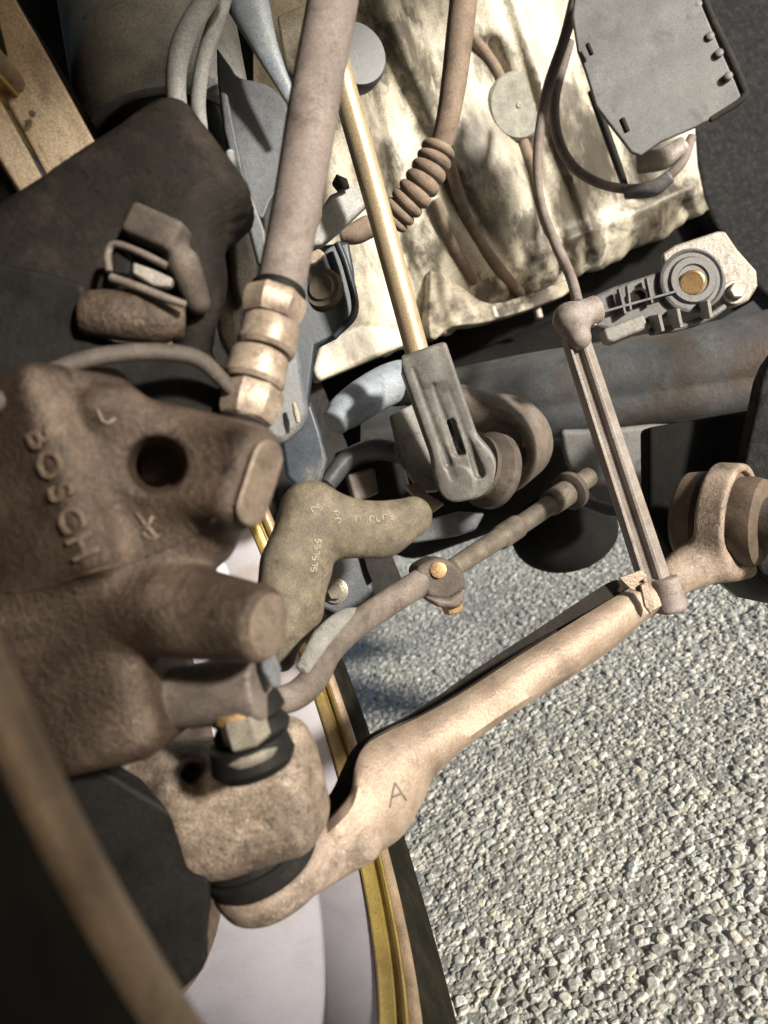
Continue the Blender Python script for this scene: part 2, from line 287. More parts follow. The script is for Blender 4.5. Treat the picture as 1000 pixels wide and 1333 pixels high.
# ------------------------------------------------------------------ the ground
def ground_material(name, stones):
    m = bpy.data.materials.new(name); m.use_nodes = True; nt = m.node_tree; N = nt.nodes; L = nt.links; b = N['Principled BSDF']
    tc = N.new('ShaderNodeTexCoord'); n1 = N.new('ShaderNodeTexNoise'); n1.inputs['Scale'].default_value = 3.5; n1.inputs['Detail'].default_value = 6; L.new(tc.outputs['Object'], n1.inputs[0])
    n2 = N.new('ShaderNodeTexNoise'); n2.inputs['Scale'].default_value = 420 if stones else 160; n2.inputs['Detail'].default_value = 5; L.new(tc.outputs['Object'], n2.inputs[0])
    if stones:
        at = N.new('ShaderNodeAttribute'); at.attribute_name = 'tone'; cr = N.new('ShaderNodeValToRGB'); e = cr.color_ramp.elements
        e[0].position = 0; e[0].color = (.22, .225, .22, 1); e[1].position = 1; e[1].color = (.74, .75, .71, 1)
        for p, c in ((.15, (.36, .365, .345)), (.4, (.52, .53, .50)), (.6, (.61, .62, .59)), (.8, (.70, .66, .54)), (.9, (.55, .60, .61))): e.new(p).color = (*c, 1)
        L.new(at.outputs['Fac'], cr.inputs[0]); mx = N.new('ShaderNodeMix'); mx.data_type = 'RGBA'; mx.blend_type = 'MULTIPLY'; mx.inputs[0].default_value = .55
        r = N.new('ShaderNodeValToRGB'); r.color_ramp.elements[0].position = .35; r.color_ramp.elements[0].color = (.5, .5, .5, 1); r.color_ramp.elements[1].position = .65; L.new(n2.outputs[0], r.inputs[0])
        L.new(cr.outputs[0], mx.inputs[6]); L.new(r.outputs[0], mx.inputs[7]); L.new(mx.outputs[2], b.inputs['Base Color'])
    else:
        cr = N.new('ShaderNodeValToRGB'); e = cr.color_ramp.elements; e[0].position = .38; e[0].color = (.045, .044, .04, 1); e[1].position = .62; e[1].color = (.13, .125, .115, 1)
        L.new(n2.outputs[0], cr.inputs[0]); L.new(cr.outputs[0], b.inputs['Base Color'])
    b.inputs['Roughness'].default_value = .85; b.inputs['Specular IOR Level'].default_value = .3
    bp = N.new('ShaderNodeBump'); bp.inputs['Strength'].default_value = .5; bp.inputs['Distance'].default_value = .0015; L.new(n2.outputs[0], bp.inputs['Height']); L.new(bp.outputs[0], b.inputs['Normal'])
    MATS[name] = m
ground_material('asphalt', False); ground_material('stones', True)
def vnoise(x, y, s, seed):
    g = np.random.default_rng(seed).random((64, 64)); x = x/s % 63; y = y/s % 63; i = x.astype(int); j = y.astype(int); fx = x-i; fy = y-j; fx = fx*fx*(3-2*fx); fy = fy*fy*(3-2*fy)
    return (g[i, j]*(1-fx)+g[i+1, j]*fx)*(1-fy)+(g[i, j+1]*(1-fx)+g[i+1, j+1]*fx)*fy
g = put('ground', [(-120, -120, 0), (120, -120, 0), (120, 120, 0), (-120, 120, 0)], [(0, 1, 2, 3)], 'asphalt', smooth=False); g['kind'] = 'structure'
def domes(x, y, cell, seed, rmin, rmax, flat):
    """height of the highest stone over each point and that stone's tone; the stones are bedded in a jittered lattice"""
    g = np.random.default_rng(seed); K = 256; jx, jy, rr, hh, tt, el, an = g.random((7, K, K)); i0 = np.floor(x/cell).astype(int); j0 = np.floor(y/cell).astype(int)
    best = np.full(x.shape, -1.); tone = np.zeros(x.shape)
    for a in (-1, 0, 1):
        for b in (-1, 0, 1):
            i = i0+a; j = j0+b; im = i % K; jm = j % K; dx = x-(i+.1+.8*jx[im, jm])*cell; dy = y-(j+.1+.8*jy[im, jm])*cell
            th = an[im, jm]*6.283; c, s_ = np.cos(th), np.sin(th); u = dx*c+dy*s_; v = (-dx*s_+dy*c)*(1+.6*el[im, jm])
            r = (rmin+(rmax-rmin)*rr[im, jm]**1.6)*cell
            q = (np.abs(u)**2.6+np.abs(v)**2.6)**(1/2.6)/r                       # squarish, broken stones
            tilt = (hh[im, jm]-.5)*.5*u/r+(tt[im, jm]-.5)*.5*v/r
            h = np.sqrt(np.maximum(1-q*q, 0))*r*flat*(.55+.6*hh[im, jm])*(1+tilt); h = np.where(q < 1, np.minimum(h, r*flat*(.6+.25*hh[im, jm])*(1+tilt)), -1)
            m = h > best; best = np.where(m, h, best); tone = np.where(m, tt[im, jm], tone)
    return best, tone
def road():
    nu, nv = 760, 980; px = np.linspace(330, 1060, nu); py = np.linspace(600, 1400, nv)
    # rows run along the camera's own lines of sight only to choose where the mesh is fine; the surface itself is a flat road patch
    d0 = (np.stack(np.meshgrid(px, py, indexing='ij'), -1)); dirs = (d0[..., 0:1]-500)/1000*RT-(d0[..., 1:2]-666.5)/1000*UP+FWD
    t = np.where(dirs[..., 2] < -.08, CAMH/np.maximum(-dirs[..., 2], .08), CAMH/.08); X = dirs[..., 0]*t; Y = dirs[..., 1]*t
    X += rng.normal(0, 1, X.shape)*.00012; Y += rng.normal(0, 1, X.shape)*.00012
    wx = X+.0012*(vnoise(X+9, Y+9, .006, 4)-.5); wy = Y+.0012*(vnoise(X+9, Y+9, .006, 5)-.5)
    h1, t1 = domes(wx, wy, .0058, 11, .38, .80, .80); h2, t2 = domes(wx+.37, wy+.11, .0033, 12, .38, .76, .72); h3, t3 = domes(wx+.2, wy+.7, .016, 13, .10, .36, .42)
    bed = .0005*vnoise(X+5, Y+5, .02, 6)+.0006*vnoise(X+5, Y+5, .004, 7)
    H = np.maximum.reduce([h1-.0006, h2+.0001, h3, bed]); T = np.where(H == h3, t3, np.where(H == h2+.0001, t2*.8, np.where(H == bed, .12, t1)))
    for yc, x0, x1, w in ((.62+.16*(X-.14)+.03*(vnoise(X+3, Y*0+3, .03, 9)-.5), .20, .36, .004), (.375+.10*X+.04*(vnoise(X+3, Y*0+6, .03, 10)-.5), .10, .22, .0022)):
        k = np.exp(-((Y-yc)/w)**2)*np.clip((X-x0)*30, 0, 1)*np.clip((x1-X)*30, 0, 1)*np.clip(vnoise(X+2, Y+2, .012, 21)*4-1.6, 0, 1); H = H-.003*k; T = T*(1-.6*k)
    T = np.clip(T*(.55+.9*vnoise(X+8, Y+8, .10, 31)), 0, 1)
    H = H+.004*vnoise(X+4, Y+4, .25, 14)+.002*vnoise(X+4, Y+4, .07, 15)+.002
    V = np.stack([X, Y, H], -1).reshape(-1, 3); a = (np.arange(nu-1)[:, None]*nv+np.arange(nv-1)[None]).ravel(); F = np.stack([a, a+nv, a+nv+1, a+1], 1)
    me = bpy.data.meshes.new('road_surface'); me.vertices.add(len(V)); me.vertices.foreach_set('co', V.ravel()); me.loops.add(F.size); me.loops.foreach_set('vertex_index', F.ravel().astype(np.int32))
    me.polygons.add(len(F)); me.polygons.foreach_set('loop_start', np.arange(0, F.size, 4, dtype=np.int32)); me.polygons.foreach_set('loop_total', np.full(len(F), 4, np.int32)); me.update()
    me.polygons.foreach_set('use_smooth', np.ones(len(F), bool))
    me.attributes.new('tone', 'FLOAT', 'POINT').data.foreach_set('value', T.ravel().astype(np.float32)); me.materials.append(MATS['stones'])
    o = bpy.data.objects.new('road_surface', me); COL.objects.link(o); o['kind'] = 'structure'; print('road', len(F))
road()

# ------------------------------------------------------------------ dark body of the car above, and an added panel blocking light behind
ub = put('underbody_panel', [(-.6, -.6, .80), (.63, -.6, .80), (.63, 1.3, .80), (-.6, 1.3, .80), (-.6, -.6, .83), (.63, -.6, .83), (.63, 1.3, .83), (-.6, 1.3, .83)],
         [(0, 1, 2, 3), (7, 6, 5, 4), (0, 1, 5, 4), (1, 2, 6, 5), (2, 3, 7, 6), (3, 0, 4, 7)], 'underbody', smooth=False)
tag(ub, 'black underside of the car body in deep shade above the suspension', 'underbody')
fv = put('added_shade_panel', [(-.75, -.62, .20), (.65, -.62, .20), (.65, -.55, .83), (-.75, -.55, .83), (-.75, -.66, .20), (.65, -.66, .20), (.65, -.60, .83), (-.75, -.60, .83)],
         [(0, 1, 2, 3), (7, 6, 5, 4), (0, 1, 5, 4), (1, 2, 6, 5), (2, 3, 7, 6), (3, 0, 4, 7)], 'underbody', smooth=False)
tag(fv, 'unseen black panel added behind the viewer to shade the left side', 'body panel')  # unseen panel added to block sky fill and shade the left side
HUB = np.array([-.068, .32, .31]); OUTB = unit([-math.cos(math.radians(1.6)), -math.sin(math.radians(1.6)), .004])
V = []; F = []; n = 28
for k, rr in enumerate((.37, .376)):
    for i in range(n+1):
        th = math.radians(-25+195*i/n)
        for s in (-.06, .26): V.append(HUB+OUTB*s+np.array([0, rr*math.cos(th), rr*math.sin(th)]))
for i in range(n):
    a = 2*i; b = 2*(n+1)+2*i
    F += [(a, a+1, a+3, a+2), (b, b+2, b+3, b+1), (a, a+2, b+2, b), (a+1, b+1, b+3, a+3)]
F += [(0, 1, 2*(n+1)+1, 2*(n+1)), (2*n, 2*n+1, 4*n+3, 4*n+2)]
tag(put('wheel_arch_liner', V, F, 'dark_plastic', angle=40), 'black plastic wheel arch liner curving over the top of the wheel', 'arch liner')
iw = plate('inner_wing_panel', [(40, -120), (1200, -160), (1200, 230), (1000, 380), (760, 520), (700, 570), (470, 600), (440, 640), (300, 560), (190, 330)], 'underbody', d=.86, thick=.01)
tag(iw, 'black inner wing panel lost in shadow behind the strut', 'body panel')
def f(p):
    a = s_box(p, C3(650, 565, .80), (1, -.41, 0), (.41, 1, 0), (.15, .088, .04), .03)
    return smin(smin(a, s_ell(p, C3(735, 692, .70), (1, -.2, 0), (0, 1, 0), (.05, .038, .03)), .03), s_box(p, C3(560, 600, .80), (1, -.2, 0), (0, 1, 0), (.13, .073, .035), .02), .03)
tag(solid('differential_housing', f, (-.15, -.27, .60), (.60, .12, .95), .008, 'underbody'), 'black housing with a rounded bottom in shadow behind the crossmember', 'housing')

# ------------------------------------------------------------------ the wheel
wheel = thing('wheel', 'car wheel with pale inner barrel, gold rim edge and black tyre on the asphalt', 'wheel', (HUB[0]-.1, HUB[1], 0))
ax0, ax1 = HUB+OUTB*.0035, HUB+OUTB*1.0035
lathe('rim_barrel', ax0, ax1, [(.0125, .2018), (.034, .2005), (.0362, .2016), (.0385, .2016), (.0405, .2000), (.09, .1955), (.15, .192), (.2, .1915), (.2, .1965), (.05, .2025), (.0125, .2065)], 'barrel', wheel, 160, 40, True)
lathe('rim_lip', ax0, ax1, [(.0122, .2022), (.0118, .2008), (.0108, .2006), (.0090, .2030), (.0058, .2042), (.0050, .2072), (.0034, .2076), (.0026, .2054), (.0010, .2048), (.0002, .2060), (.0002, .2140), (.0122, .2140)], 'rim_gold', wheel, 160, 40, True)
lathe('rim_edge', ax0, ax1, [(.0000, .2062), (-.0018, .2066), (-.0034, .2085), (-.0038, .2120), (-.0030, .2150), (-.0005, .2168), (.004, .2170), (.0120, .2168), (.0120, .2145), (.0000, .2145)], 'rim_brown', wheel, 160, 40, True)
lathe('tyre', ax0, ax1, [(.004, .2172), (.000, .2176), (-.002, .221), (-.0045, .234), (-.007, .250), (-.0075, .272), (-.003, .291), (.005, .301), (.02, .308), (.19, .308), (.205, .298), (.213, .26), (.205, .2172)], 'tyre_rubber', wheel, 160, 40, True)
wf = lathe('wheel_face', ax0, ax1, [(.155, .03), (.15, .08), (.175, .10), (.18, .1915), (.19, .1913), (.187, .10), (.165, .08), (.165, .03)], 'barrel', wheel, 80, 40, True)

# ------------------------------------------------------------------ brake disc and shield
disc = thing('brake_disc', 'rusty ventilated brake disc mostly hidden behind the caliper', 'brake disc', HUB+OUTB*.075)
lathe('friction_ring', ax0, ax1, [(.066, .085), (.066, .148), (.073, .148), (.073, .085)], 'disc_iron', disc, 96, 30, True)
lathe('friction_ring', ax0, ax1, [(.081, .085), (.081, .148), (.088, .148), (.088, .085)], 'disc_iron', disc, 96, 30, True)
lathe('hat', ax0, ax1, [(.066, .088), (.13, .080), (.135, .07), (.135, .02), (.13, .02), (.126, .07), (.066, .082)], 'disc_iron', disc, 64, 30, True)
V = []; F = []
for k in range(40):
    th = 2*math.pi*k/40; e1 = np.array([0, math.cos(th), math.sin(th)]); e2 = np.array([0, -math.sin(th), math.cos(th)]); b = len(V)
    for s in (.0725, .0815):
        for r, w in ((.09, -.002), (.145, -.002), (.145, .002), (.09, .002)): V.append(HUB+OUTB*s+e1*r+e2*w)
    F += [(b, b+1, b+5, b+4), (b+1, b+2, b+6, b+5), (b+2, b+3, b+7, b+6), (b+3, b, b+4, b+7)]
put('vanes', V, F, 'disc_iron', disc, smooth=False)
sh = plate('dust_shield', [(20, 935), (130, 1000), (270, 1085), (274, 1180), (268, 1240), (272, 1248), (264, 1266), (240, 1290), (215, 1300), (188, 1272), (140, 1170), (60, 1040)], 'black_rubber', d=.262, gx=.05, gy=.02, thick=.012, bevel=.002)
tag(sh, 'black dust shield below the caliper beside the pale wheel barrel', 'dust shield')

# ------------------------------------------------------------------ brake caliper
cal = thing('brake_caliper', 'brown cast iron brake caliper with raised BOSCH lettering and a round hole', 'brake caliper', P(150, 950, .24))
def f(p):
    a = s_box(p, C3(60, 640, .247), (.94, -.33, -.42), (.33, .94, .0), (.032, .0325, .022), .007)
    a = smin(a, s_cyl(p, C3(200, 602, .250), C3(196, 599, .2275), .0170, .0150, .005), .008)
    a = smin(a, s_caps(p, C3(150, 565, .240), C3(330, 580, .231), .0120, .0055), .006)
    X = unit((.84, .16, -.52)); a = smin(a, s_box(p, C3(334, 628, .221)-X*.026, X, (-.52, .86, 0), (.026, .0145, .0082), .0055), .009)
    a = smin(a, s_caps(p, C3(215, 650, .245), C3(285, 645, .234), .0155, .0120), .007)
    a = smin(a, s_caps(p, C3(255, 690, .240), C3(30, 812, .240), .0135, .0125), .006)
    a = smin(a, s_cyl(p, C3(120, 775, .248), C3(350, 814, .2170), .0185, .0108, .0025), .005)
    b = s_box(p, C3(75, 905, .253), (.95, -.25, -.16), (.3, .95, .0), (.040, .0235, .021), .008)
    b = smax(b, -s_cyl(p, C3(230, 905, .2), C3(320, 905, .30), .0115, .0115, .001), .003)
    a = smin(a, b, .005)
    a = smin(a, s_caps(p, C3(128, 527, .226), C3(160, 520, .229), .0045, .0045), .008)
    a = smax(a, -s_cyl(p, C3(192, 594, .205), C3(205, 608, .2335), .0125, .0070, .0005), .001)
    return smax(a, -s_cyl(p, C3(196, 598, .205), C3(207, 610, .250), .0066, .0066, .001), .001)
fcal = f
solid('caliper_body', f, (-.150, -.050, .190), (-.024, .090, .285), .0011, 'cast_brown', cal)
d, nr = march(fcal, 78, 640)
tdir = P(108, 712, d)-P(50, 568, d); 
def surf(px, py): dd, nn = march(fcal, px, py); return P(px, py, dd), nn
c, nr = surf(78, 640); rdir = tdir-nr*(tdir@nr); udir = np.cross(nr, unit(rdir))
for i_, ch in enumerate('BOSCH'):
    c_, n_ = surf(50+14*i_, 570+35.5*i_); r_ = rdir-n_*(rdir@n_); letters('raised_letter', ch, c_+n_*.0001, r_, np.cross(n_, unit(r_)), .0106, 'letter_iron', cal, .00045)
for pts in ([(178, 668), (188, 682), (196, 690), (204, 700)], [(198, 672), (194, 682), (186, 692)], [(186, 692), (190, 700), (200, 702), (206, 696)]):
    stroke('cast_mark', [surf(*q)[0] for q in pts], .0006, 'letter_iron', cal)
stroke('cast_mark', [surf(*q)[0] for q in ((126, 532), (133, 548), (141, 551), (150, 545))], .0006, 'letter_iron', cal)

def f(p):
    X = unit((.84, .16, -.52)); q0 = C3(334, 628, .221)+X*.0012
    return smax(s_box(p, q0, X, (-.52, .86, 0), (.0070, .0128, .0066), .0060), np.abs((p-q0)@X)-.0008, .0006)
solid('worn_face', f, (-.055, -.027, .200), (-.022, .012, .240), .0006, 'machined', cal)
a_, b_ = c2w(C3(120, 775, .248)), c2w(C3(350, 814, .2170)); t_ = unit(b_-a_); lathe('worn_face', b_-t_*.0008, b_+t_, [(0, .0092), (.0010, .0090), (.0013, .0080), (.0013, 0)], 'machined', cal, 48)
stroke('casting_seam', [surf(*q)[0] for q in spline([(8, 772), (60, 764), (120, 744), (180, 728), (232, 706), (280, 676)], 6)], .0004, 'cast_brown', cal)
pin = thing('guide_pin', 'grey brown guide pin sleeve with a nut between caliper and knuckle', 'guide pin', P(300, 960, .25))
def f(p):
    a = s_cyl(p, C3(205, 912, .250), C3(343, 893, .242), .0098, .0108, .0015)
    return smax(a, -s_box(p, C3(288, 893, .2325), (.95, -.32, 0), (0, 0, 1), (.009, .0016, .00035), .0002), .0005)
solid('sleeve', f, (-.085, .03, .225), (-.03, .075, .27), .0008, 'toe_steel', pin)
a, b = P(318, 912, .250), P(338, 985, .252)
lathe('rubber_boot', a, b, [(-.002, .011), (.004, .0125), (.006, .0105), (.0095, .0128), (.012, .0118)], 'black_rubber', pin, 40)
lathe('brass_washer', P(310, 918, .243), P(330, 985, .245), [(0, .0088), (.003, .0088), (.0035, .0080), (.0035, 0)], 'brass', pin, 40)
nb = lathe('hexagon_nut', P(313, 929, .240), P(333, 996, .242), [(0, .0068), (.001, .0074), (.0085, .0074), (.0095, .0066), (.0095, 0)], 'nut_steel', pin, 6, angle=20)
lathe('nut_flange', P(325, 970, .2425), P(345, 1037, .2445), [(0, .0088), (.0015, .0100), (.003, .0096), (.003, 0)], 'nut_steel', nb, 40)
lathe('seal', P(329, 984, .247), P(349, 1051, .249), [(-.006, .0125), (.001, .0138), (.004, .012), (.004, 0)], 'black_rubber', pin, 40)
cl = plate('retaining_clip', [(338, 835), (352, 832), (366, 870), (366, 896), (354, 898), (340, 872)], 'slate', d=.236, gx=.05, thick=.006, bevel=.0012)
tag(cl, 'small slate blue clip between the caliper lug and the toe link', 'clip')

# ------------------------------------------------------------------ knuckle
kn = thing('steering_knuckle', 'dusty cast steering knuckle below the caliper, sitting on the ball joint', 'knuckle', P(330, 1110, .28))
def f(p):
    a = s_box(p, C3(318, 1040, .285), (.93, -.2, 0), (.25, .95, .1), (.0275, .0195, .022), .011)
    a = smin(a, s_caps(p, C3(150, 1000, .285), C3(260, 1010, .278), .0085, .0130), .012)
    a = smin(a, s_caps(p, C3(375, 960, .286), C3(385, 1050, .288), .0075, .0105), .010)
    a = smin(a, s_caps(p, C3(190, 1020, .285), C3(300, 1075, .282), .0120, .0135), .014)
    a = smin(a, s_caps(p, C3(262, 1012, .262), C3(266, 1028, .262), .0018, .0014), .003)
    a = smax(a, -s_caps(p, C3(246, 1000, .262), C3(250, 1008, .27), .0042, .0036), .002)
    return smax(a, -s_caps(p, C3(318, 930, .250), C3(345, 990, .252), .0145, .0125), .004)
solid('knuckle_body', f, (-.12, .055, .235), (-.015, .145, .325), .0011, 'cast_dusty', kn)

# ------------------------------------------------------------------ lower control arm
arm = thing('lower_control_arm', 'long tan pressed steel lower control arm stamped with an A', 'control arm', P(345, 1195, .29))
ST = [((398, 1096), (412, 1152), .300, 10, .02),  # top edge px, bottom edge px, depth, how far the back wall rises above the front one (px), depth of the channel
    ((437, 1062), (448, 1136), .300, 14, .026), ((456, 1035), (482, 1118), .306, 16, .026), ((462, 1000), (519, 1092), .312, 22, .028), ((474, 975), (542, 1054), .320, 20, .028),
    ((500, 957), (563, 1012), .330, 14, .028), ((545, 936), (597, 980), .342, 13, .027), ((600, 905), (648, 942), .356, 15, .027), ((680, 853), (719, 896), .378, 18, .027),
    ((760, 803), (795, 846), .400, 20, .027), ((815, 770), (842, 806), .416, 16, .026), ((850, 748), (882, 782), .428, 8, .025), ((888, 722), (914, 756), .440, 2, .024)]
S = spline([(*a, *b, d, r, w) for a, b, d, r, w in ST], 8)
V = []; F = []; th = .0028
for q in S:
    T = P(q[0], q[1], q[4]); B = P(q[2], q[3], q[4]-.001); mid = P((q[0]+q[2])/2, (q[1]+q[3])/2, q[4]-.005); up = unit(T-B); wv = FWD*q[6]; wv = FWD*.017; bt = T+wv+up*(q[5]*q[4]/1000*.35-.0045); bb = B+wv
    outer = [T-up*.001, T*.72+mid*.28-FWD*.0018, mid, B*.72+mid*.28-FWD*.0015, B-up*.000+FWD*.002, B+wv*.5-up*.003, bb-FWD*.002, bb+up*.004, (bb+bt)/2, bt]
    inner = [bt-FWD*th, (bb+bt)/2-FWD*th, bb+up*.006-FWD*th, B+wv*.5+up*.004, B+up*.006+FWD*(th+.002), mid+FWD*th, T*.72+mid*.28+FWD*(th-.001), T+FWD*th*.9]
    V += outer+inner
k = 18
for i in range(len(S)-1):
    for j in range(k): F.append((i*k+j, i*k+(j+1) % k, (i+1)*k+(j+1) % k, (i+1)*k+j))
F += [tuple(range(k)), tuple(range((len(S)-1)*k, len(S)*k))]
o = put('arm_channel', V, F, 'arm_steel', arm, angle=50)
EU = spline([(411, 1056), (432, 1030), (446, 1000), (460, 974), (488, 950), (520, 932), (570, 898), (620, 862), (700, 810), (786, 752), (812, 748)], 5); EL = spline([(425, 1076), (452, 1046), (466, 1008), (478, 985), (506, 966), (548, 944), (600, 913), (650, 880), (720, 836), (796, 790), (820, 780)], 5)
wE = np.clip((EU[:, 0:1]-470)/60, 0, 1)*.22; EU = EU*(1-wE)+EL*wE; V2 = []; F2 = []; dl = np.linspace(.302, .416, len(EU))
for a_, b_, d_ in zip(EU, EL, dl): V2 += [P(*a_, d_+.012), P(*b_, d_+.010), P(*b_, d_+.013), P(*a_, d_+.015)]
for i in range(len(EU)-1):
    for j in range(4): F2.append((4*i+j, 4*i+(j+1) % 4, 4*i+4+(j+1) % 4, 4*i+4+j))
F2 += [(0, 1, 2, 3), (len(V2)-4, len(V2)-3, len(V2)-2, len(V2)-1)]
put('shaded_rear_flange', V2, F2, 'dark_cast', arm, angle=40)  # far wall of the channel, its inner shade put in as dark colour
q = C3(345, 1122, .292)
wd = np.array([math.sin(ROLL)*math.cos(PITCH), math.cos(ROLL)*math.cos(PITCH), math.sin(PITCH)])      # world down in the modelling frame
def f(p):
    a = s_cyl(p, q-wd*.0005, q+wd*.0135, .0235, .0205, .005)
    a = smin(a, s_caps(p, C3(385, 1135, .300), C3(465, 1092, .309), .0100, .0105), .014)
    return smax(a, -s_cyl(p, q-wd*.02, q+wd*.004, .0185, .0185, .001), .002)
solid('ball_joint_cup', f, (-.085, .095, .255), (.005, .175, .335), .0011, 'arm_dark', arm)
qw = c2w(q); wdw = np.array([0, 0, -1.])
lathe('ball_joint_boot', qw-wdw*.016, qw, [(-.004, .012), (0, .0165), (.003, .0215), (.006, .0222), (.0085, .0205), (.010, .0224), (.0135, .0226), (.0165, .0205), (.022, .018)], 'black_rubber', arm, 56)
from mathutils.bvhtree import BVHTree
bv = BVHTree.FromPolygons([Vector(v) for v in V], F)
def on_arm(px, py):
    h = bv.ray_cast(Vector(CAM), Vector(P(px, py, 1)-CAM)); return np.array(h[0] if h[0] else P(px, py, .31))
for pts in ([(507, 1052), (510, 1036), (514, 1019)], [(514, 1019), (521, 1030), (529, 1042)], [(510, 1038), (523, 1033)]):
    stroke('stamped_letter', [on_arm(*q) for q in pts], .00045, 'toe_steel', arm)
# inner end of the arm with its bush
bc = P(945, 676, .455); bax = unit(RT*.74+FWD*-.66-UP*.08)
def prof(o, *pr): return [(t, r) for t, r in pr]
lathe('bush_sleeve', bc-bax*.026, bc+bax, [(0, .016), (.001, .0245), (.004, .0268), (.014, .0280), (.018, .0255), (.0195, .0255), (.021, .0300), (.027, .0312), (.031, .0295), (.033, .0255), (.040, .0262), (.046, .0250), (.048, .021), (.048, 0)], 'bush_brown', arm, 64)
def f(p):
    e = lambda w: np.array([(w-CAM)@RT, -(w-CAM)@UP, (w-CAM)@FWD]); c0 = e(bc)
    a = s_caps(p, C3(868, 760, .436), C3(915, 722, .448), .0105, .0125)
    b = s_caps(p, C3(905, 742, .444), C3(975, 742, .452), .0075, .0045)
    r = s_cyl(p, e(bc-bax*.007), e(bc+bax*.009), .0335, .0335, .002); r = smax(r, -s_cyl(p, e(bc-bax*.04), e(bc+bax*.04), .0285, .0285, .001), .001)
    return smin(smin(a, b, .012), r, .009)
solid('bush_eye', f, (.13, -.065, .40), (.26, .075, .51), .0014, 'arm_dark', arm)
lathe('bush_core', bc+bax*.018, bc+bax, [(0, .015), (.045, .015), (.046, .013), (.046, 0)], 'bush_dark', arm, 32)

# ------------------------------------------------------------------ toe link
toe = thing('toe_link', 'brown steel toe link with a clamp and brass bolt in front of the bright ground', 'toe link', P(480, 800, .4))
tube('link_bar', [(352, 915, .300, 17), (385, 905, .312, 20), (410, 882, .325, 21), (430, 846, .345, 20), (462, 815, .365, 19), (505, 785, .388, 19), (548, 758, .405, 19), (570, 745, .412, 18)], 'toe_steel', toe, flat=.8)
tube('bar_flange', [(395, 870, .318, 10), (420, 830, .338, 13), (448, 802, .358, 10), (470, 794, .372, 5)], 'grey_paint', toe, flat=.5)
cb = plate('clamp', [(540, 742), (566, 726), (592, 732), (606, 748), (606, 768), (585, 782), (556, 778)], 'bush_dark', toe, d=.402, gx=.08, thick=.022, bevel=.0035, smooth=2, seg=3)
plate('clamp_collar', [(552, 776), (584, 780), (605, 766), (606, 782), (600, 792), (572, 792)], 'toe_steel', toe, d=.400, gx=.08, thick=.02, bevel=.003, seg=3)
lathe('brass_bolt', P(586, 780, .410), P(592, 800, .411), [(0, .0058), (.0065, .0055), (.0075, .0045), (.0075, 0)], 'brass', toe, 6, angle=20)
lathe('clamp_recess', P(571, 742, .399), P(571, 742, .5), [(0, .0028), (.0004, .0042), (.0008, .0042), (.0008, 0)], 'brass', toe, 24)
tube('rod', [(592, 738, .418, 13), (640, 707, .44, 13.5), (690, 675, .465, 13), (735, 643, .488, 13), (765, 622, .502, 13)], 'tan_rod', toe)
for (x, y, dd, r) in ((662, 693, .450, 16), (728, 648, .484, 17)):
    tube('collar', [(x-9, y+6, dd-.003, r), (x+9, y-6, dd+.005, r)], 'tan_rod', toe, sub=3)
lathe('end_flange', P(738, 642, .489), P(768, 622, .505), [(0, .009), (.002, .0125), (.006, .0125), (.008, .009), (.008, 0)], 'bush_dark', toe, 40)

# ------------------------------------------------------------------ forged curved arm with painted marks
fa = thing('forged_link', 'bent brown forged link with worn pale paint markings', 'link arm', P(370, 860, .36))
def f(p):
    a = s_caps(p, C3(365, 850, .350), C3(376, 800, .352), .0060, .0115)
    a = smin(a, s_caps(p, C3(376, 785, .352), C3(386, 740, .355), .0155, .0155), .012)
    a = smin(a, s_caps(p, C3(386, 735, .355), C3(402, 664, .360), .0155, .0130), .006)
    a = smin(a, s_caps(p, C3(410, 668, .360), C3(455, 688, .364), .0125, .0110), .008)
    a = smin(a, s_caps(p, C3(455, 688, .364), C3(500, 690, .370), .0112, .0106), .012)
    a = smin(a, s_caps(p, C3(500, 690, .370), C3(538, 672, .378), .0106, .0098), .012)
    a = smax(a, .3415+.45*(p[:, 0]+.0437)-p[:, 2], .010)
    return smin(a, s_caps(p, C3(362, 820, .346), C3(368, 860, .350), .004, .0045), .006)
ffa = f
solid('link_body', f, (-.075, -.025, .32), (.035, .085, .40), .0011, 'forged', fa)
def marks(px, py, dx, dy, n, h, seed):
    r = random.Random(seed); L = math.hypot(dx, dy); ex, ey = dx/L, dy/L; nx, ny = ey, -ex
    for k in range(n):
        x, y = px+dx*k/n, py+dy*k/n; w = L/n*.55; g = [(0, 0), (0, h), (w, h), (w, h/2), (0, h/2), (w, 0)]; i = r.randrange(3); pts = [g[:4], [g[1], g[0], g[5]], [g[2], g[1], g[4], g[3], g[5], g[0]]][i]
        C = []
        for u, v in pts:
            qx, qy = x+ex*u+nx*v, y+ey*u+ny*v; dd, nn = march(ffa, qx, qy); C.append(P(qx, qy, dd)+nn*.0001)
        stroke('paint_mark', spline(C, 3), .00032, 'paint_mark', fa)
marks(408, 668, 14, -7, 2, 7, 1); marks(432, 667, 4, 18, 2, 8, 2); marks(462, 680, 9, 2, 1, 8, 3); marks(482, 680, 34, -5, 4, 7, 4); marks(411, 744, 7, -44, 6, 7, 5)

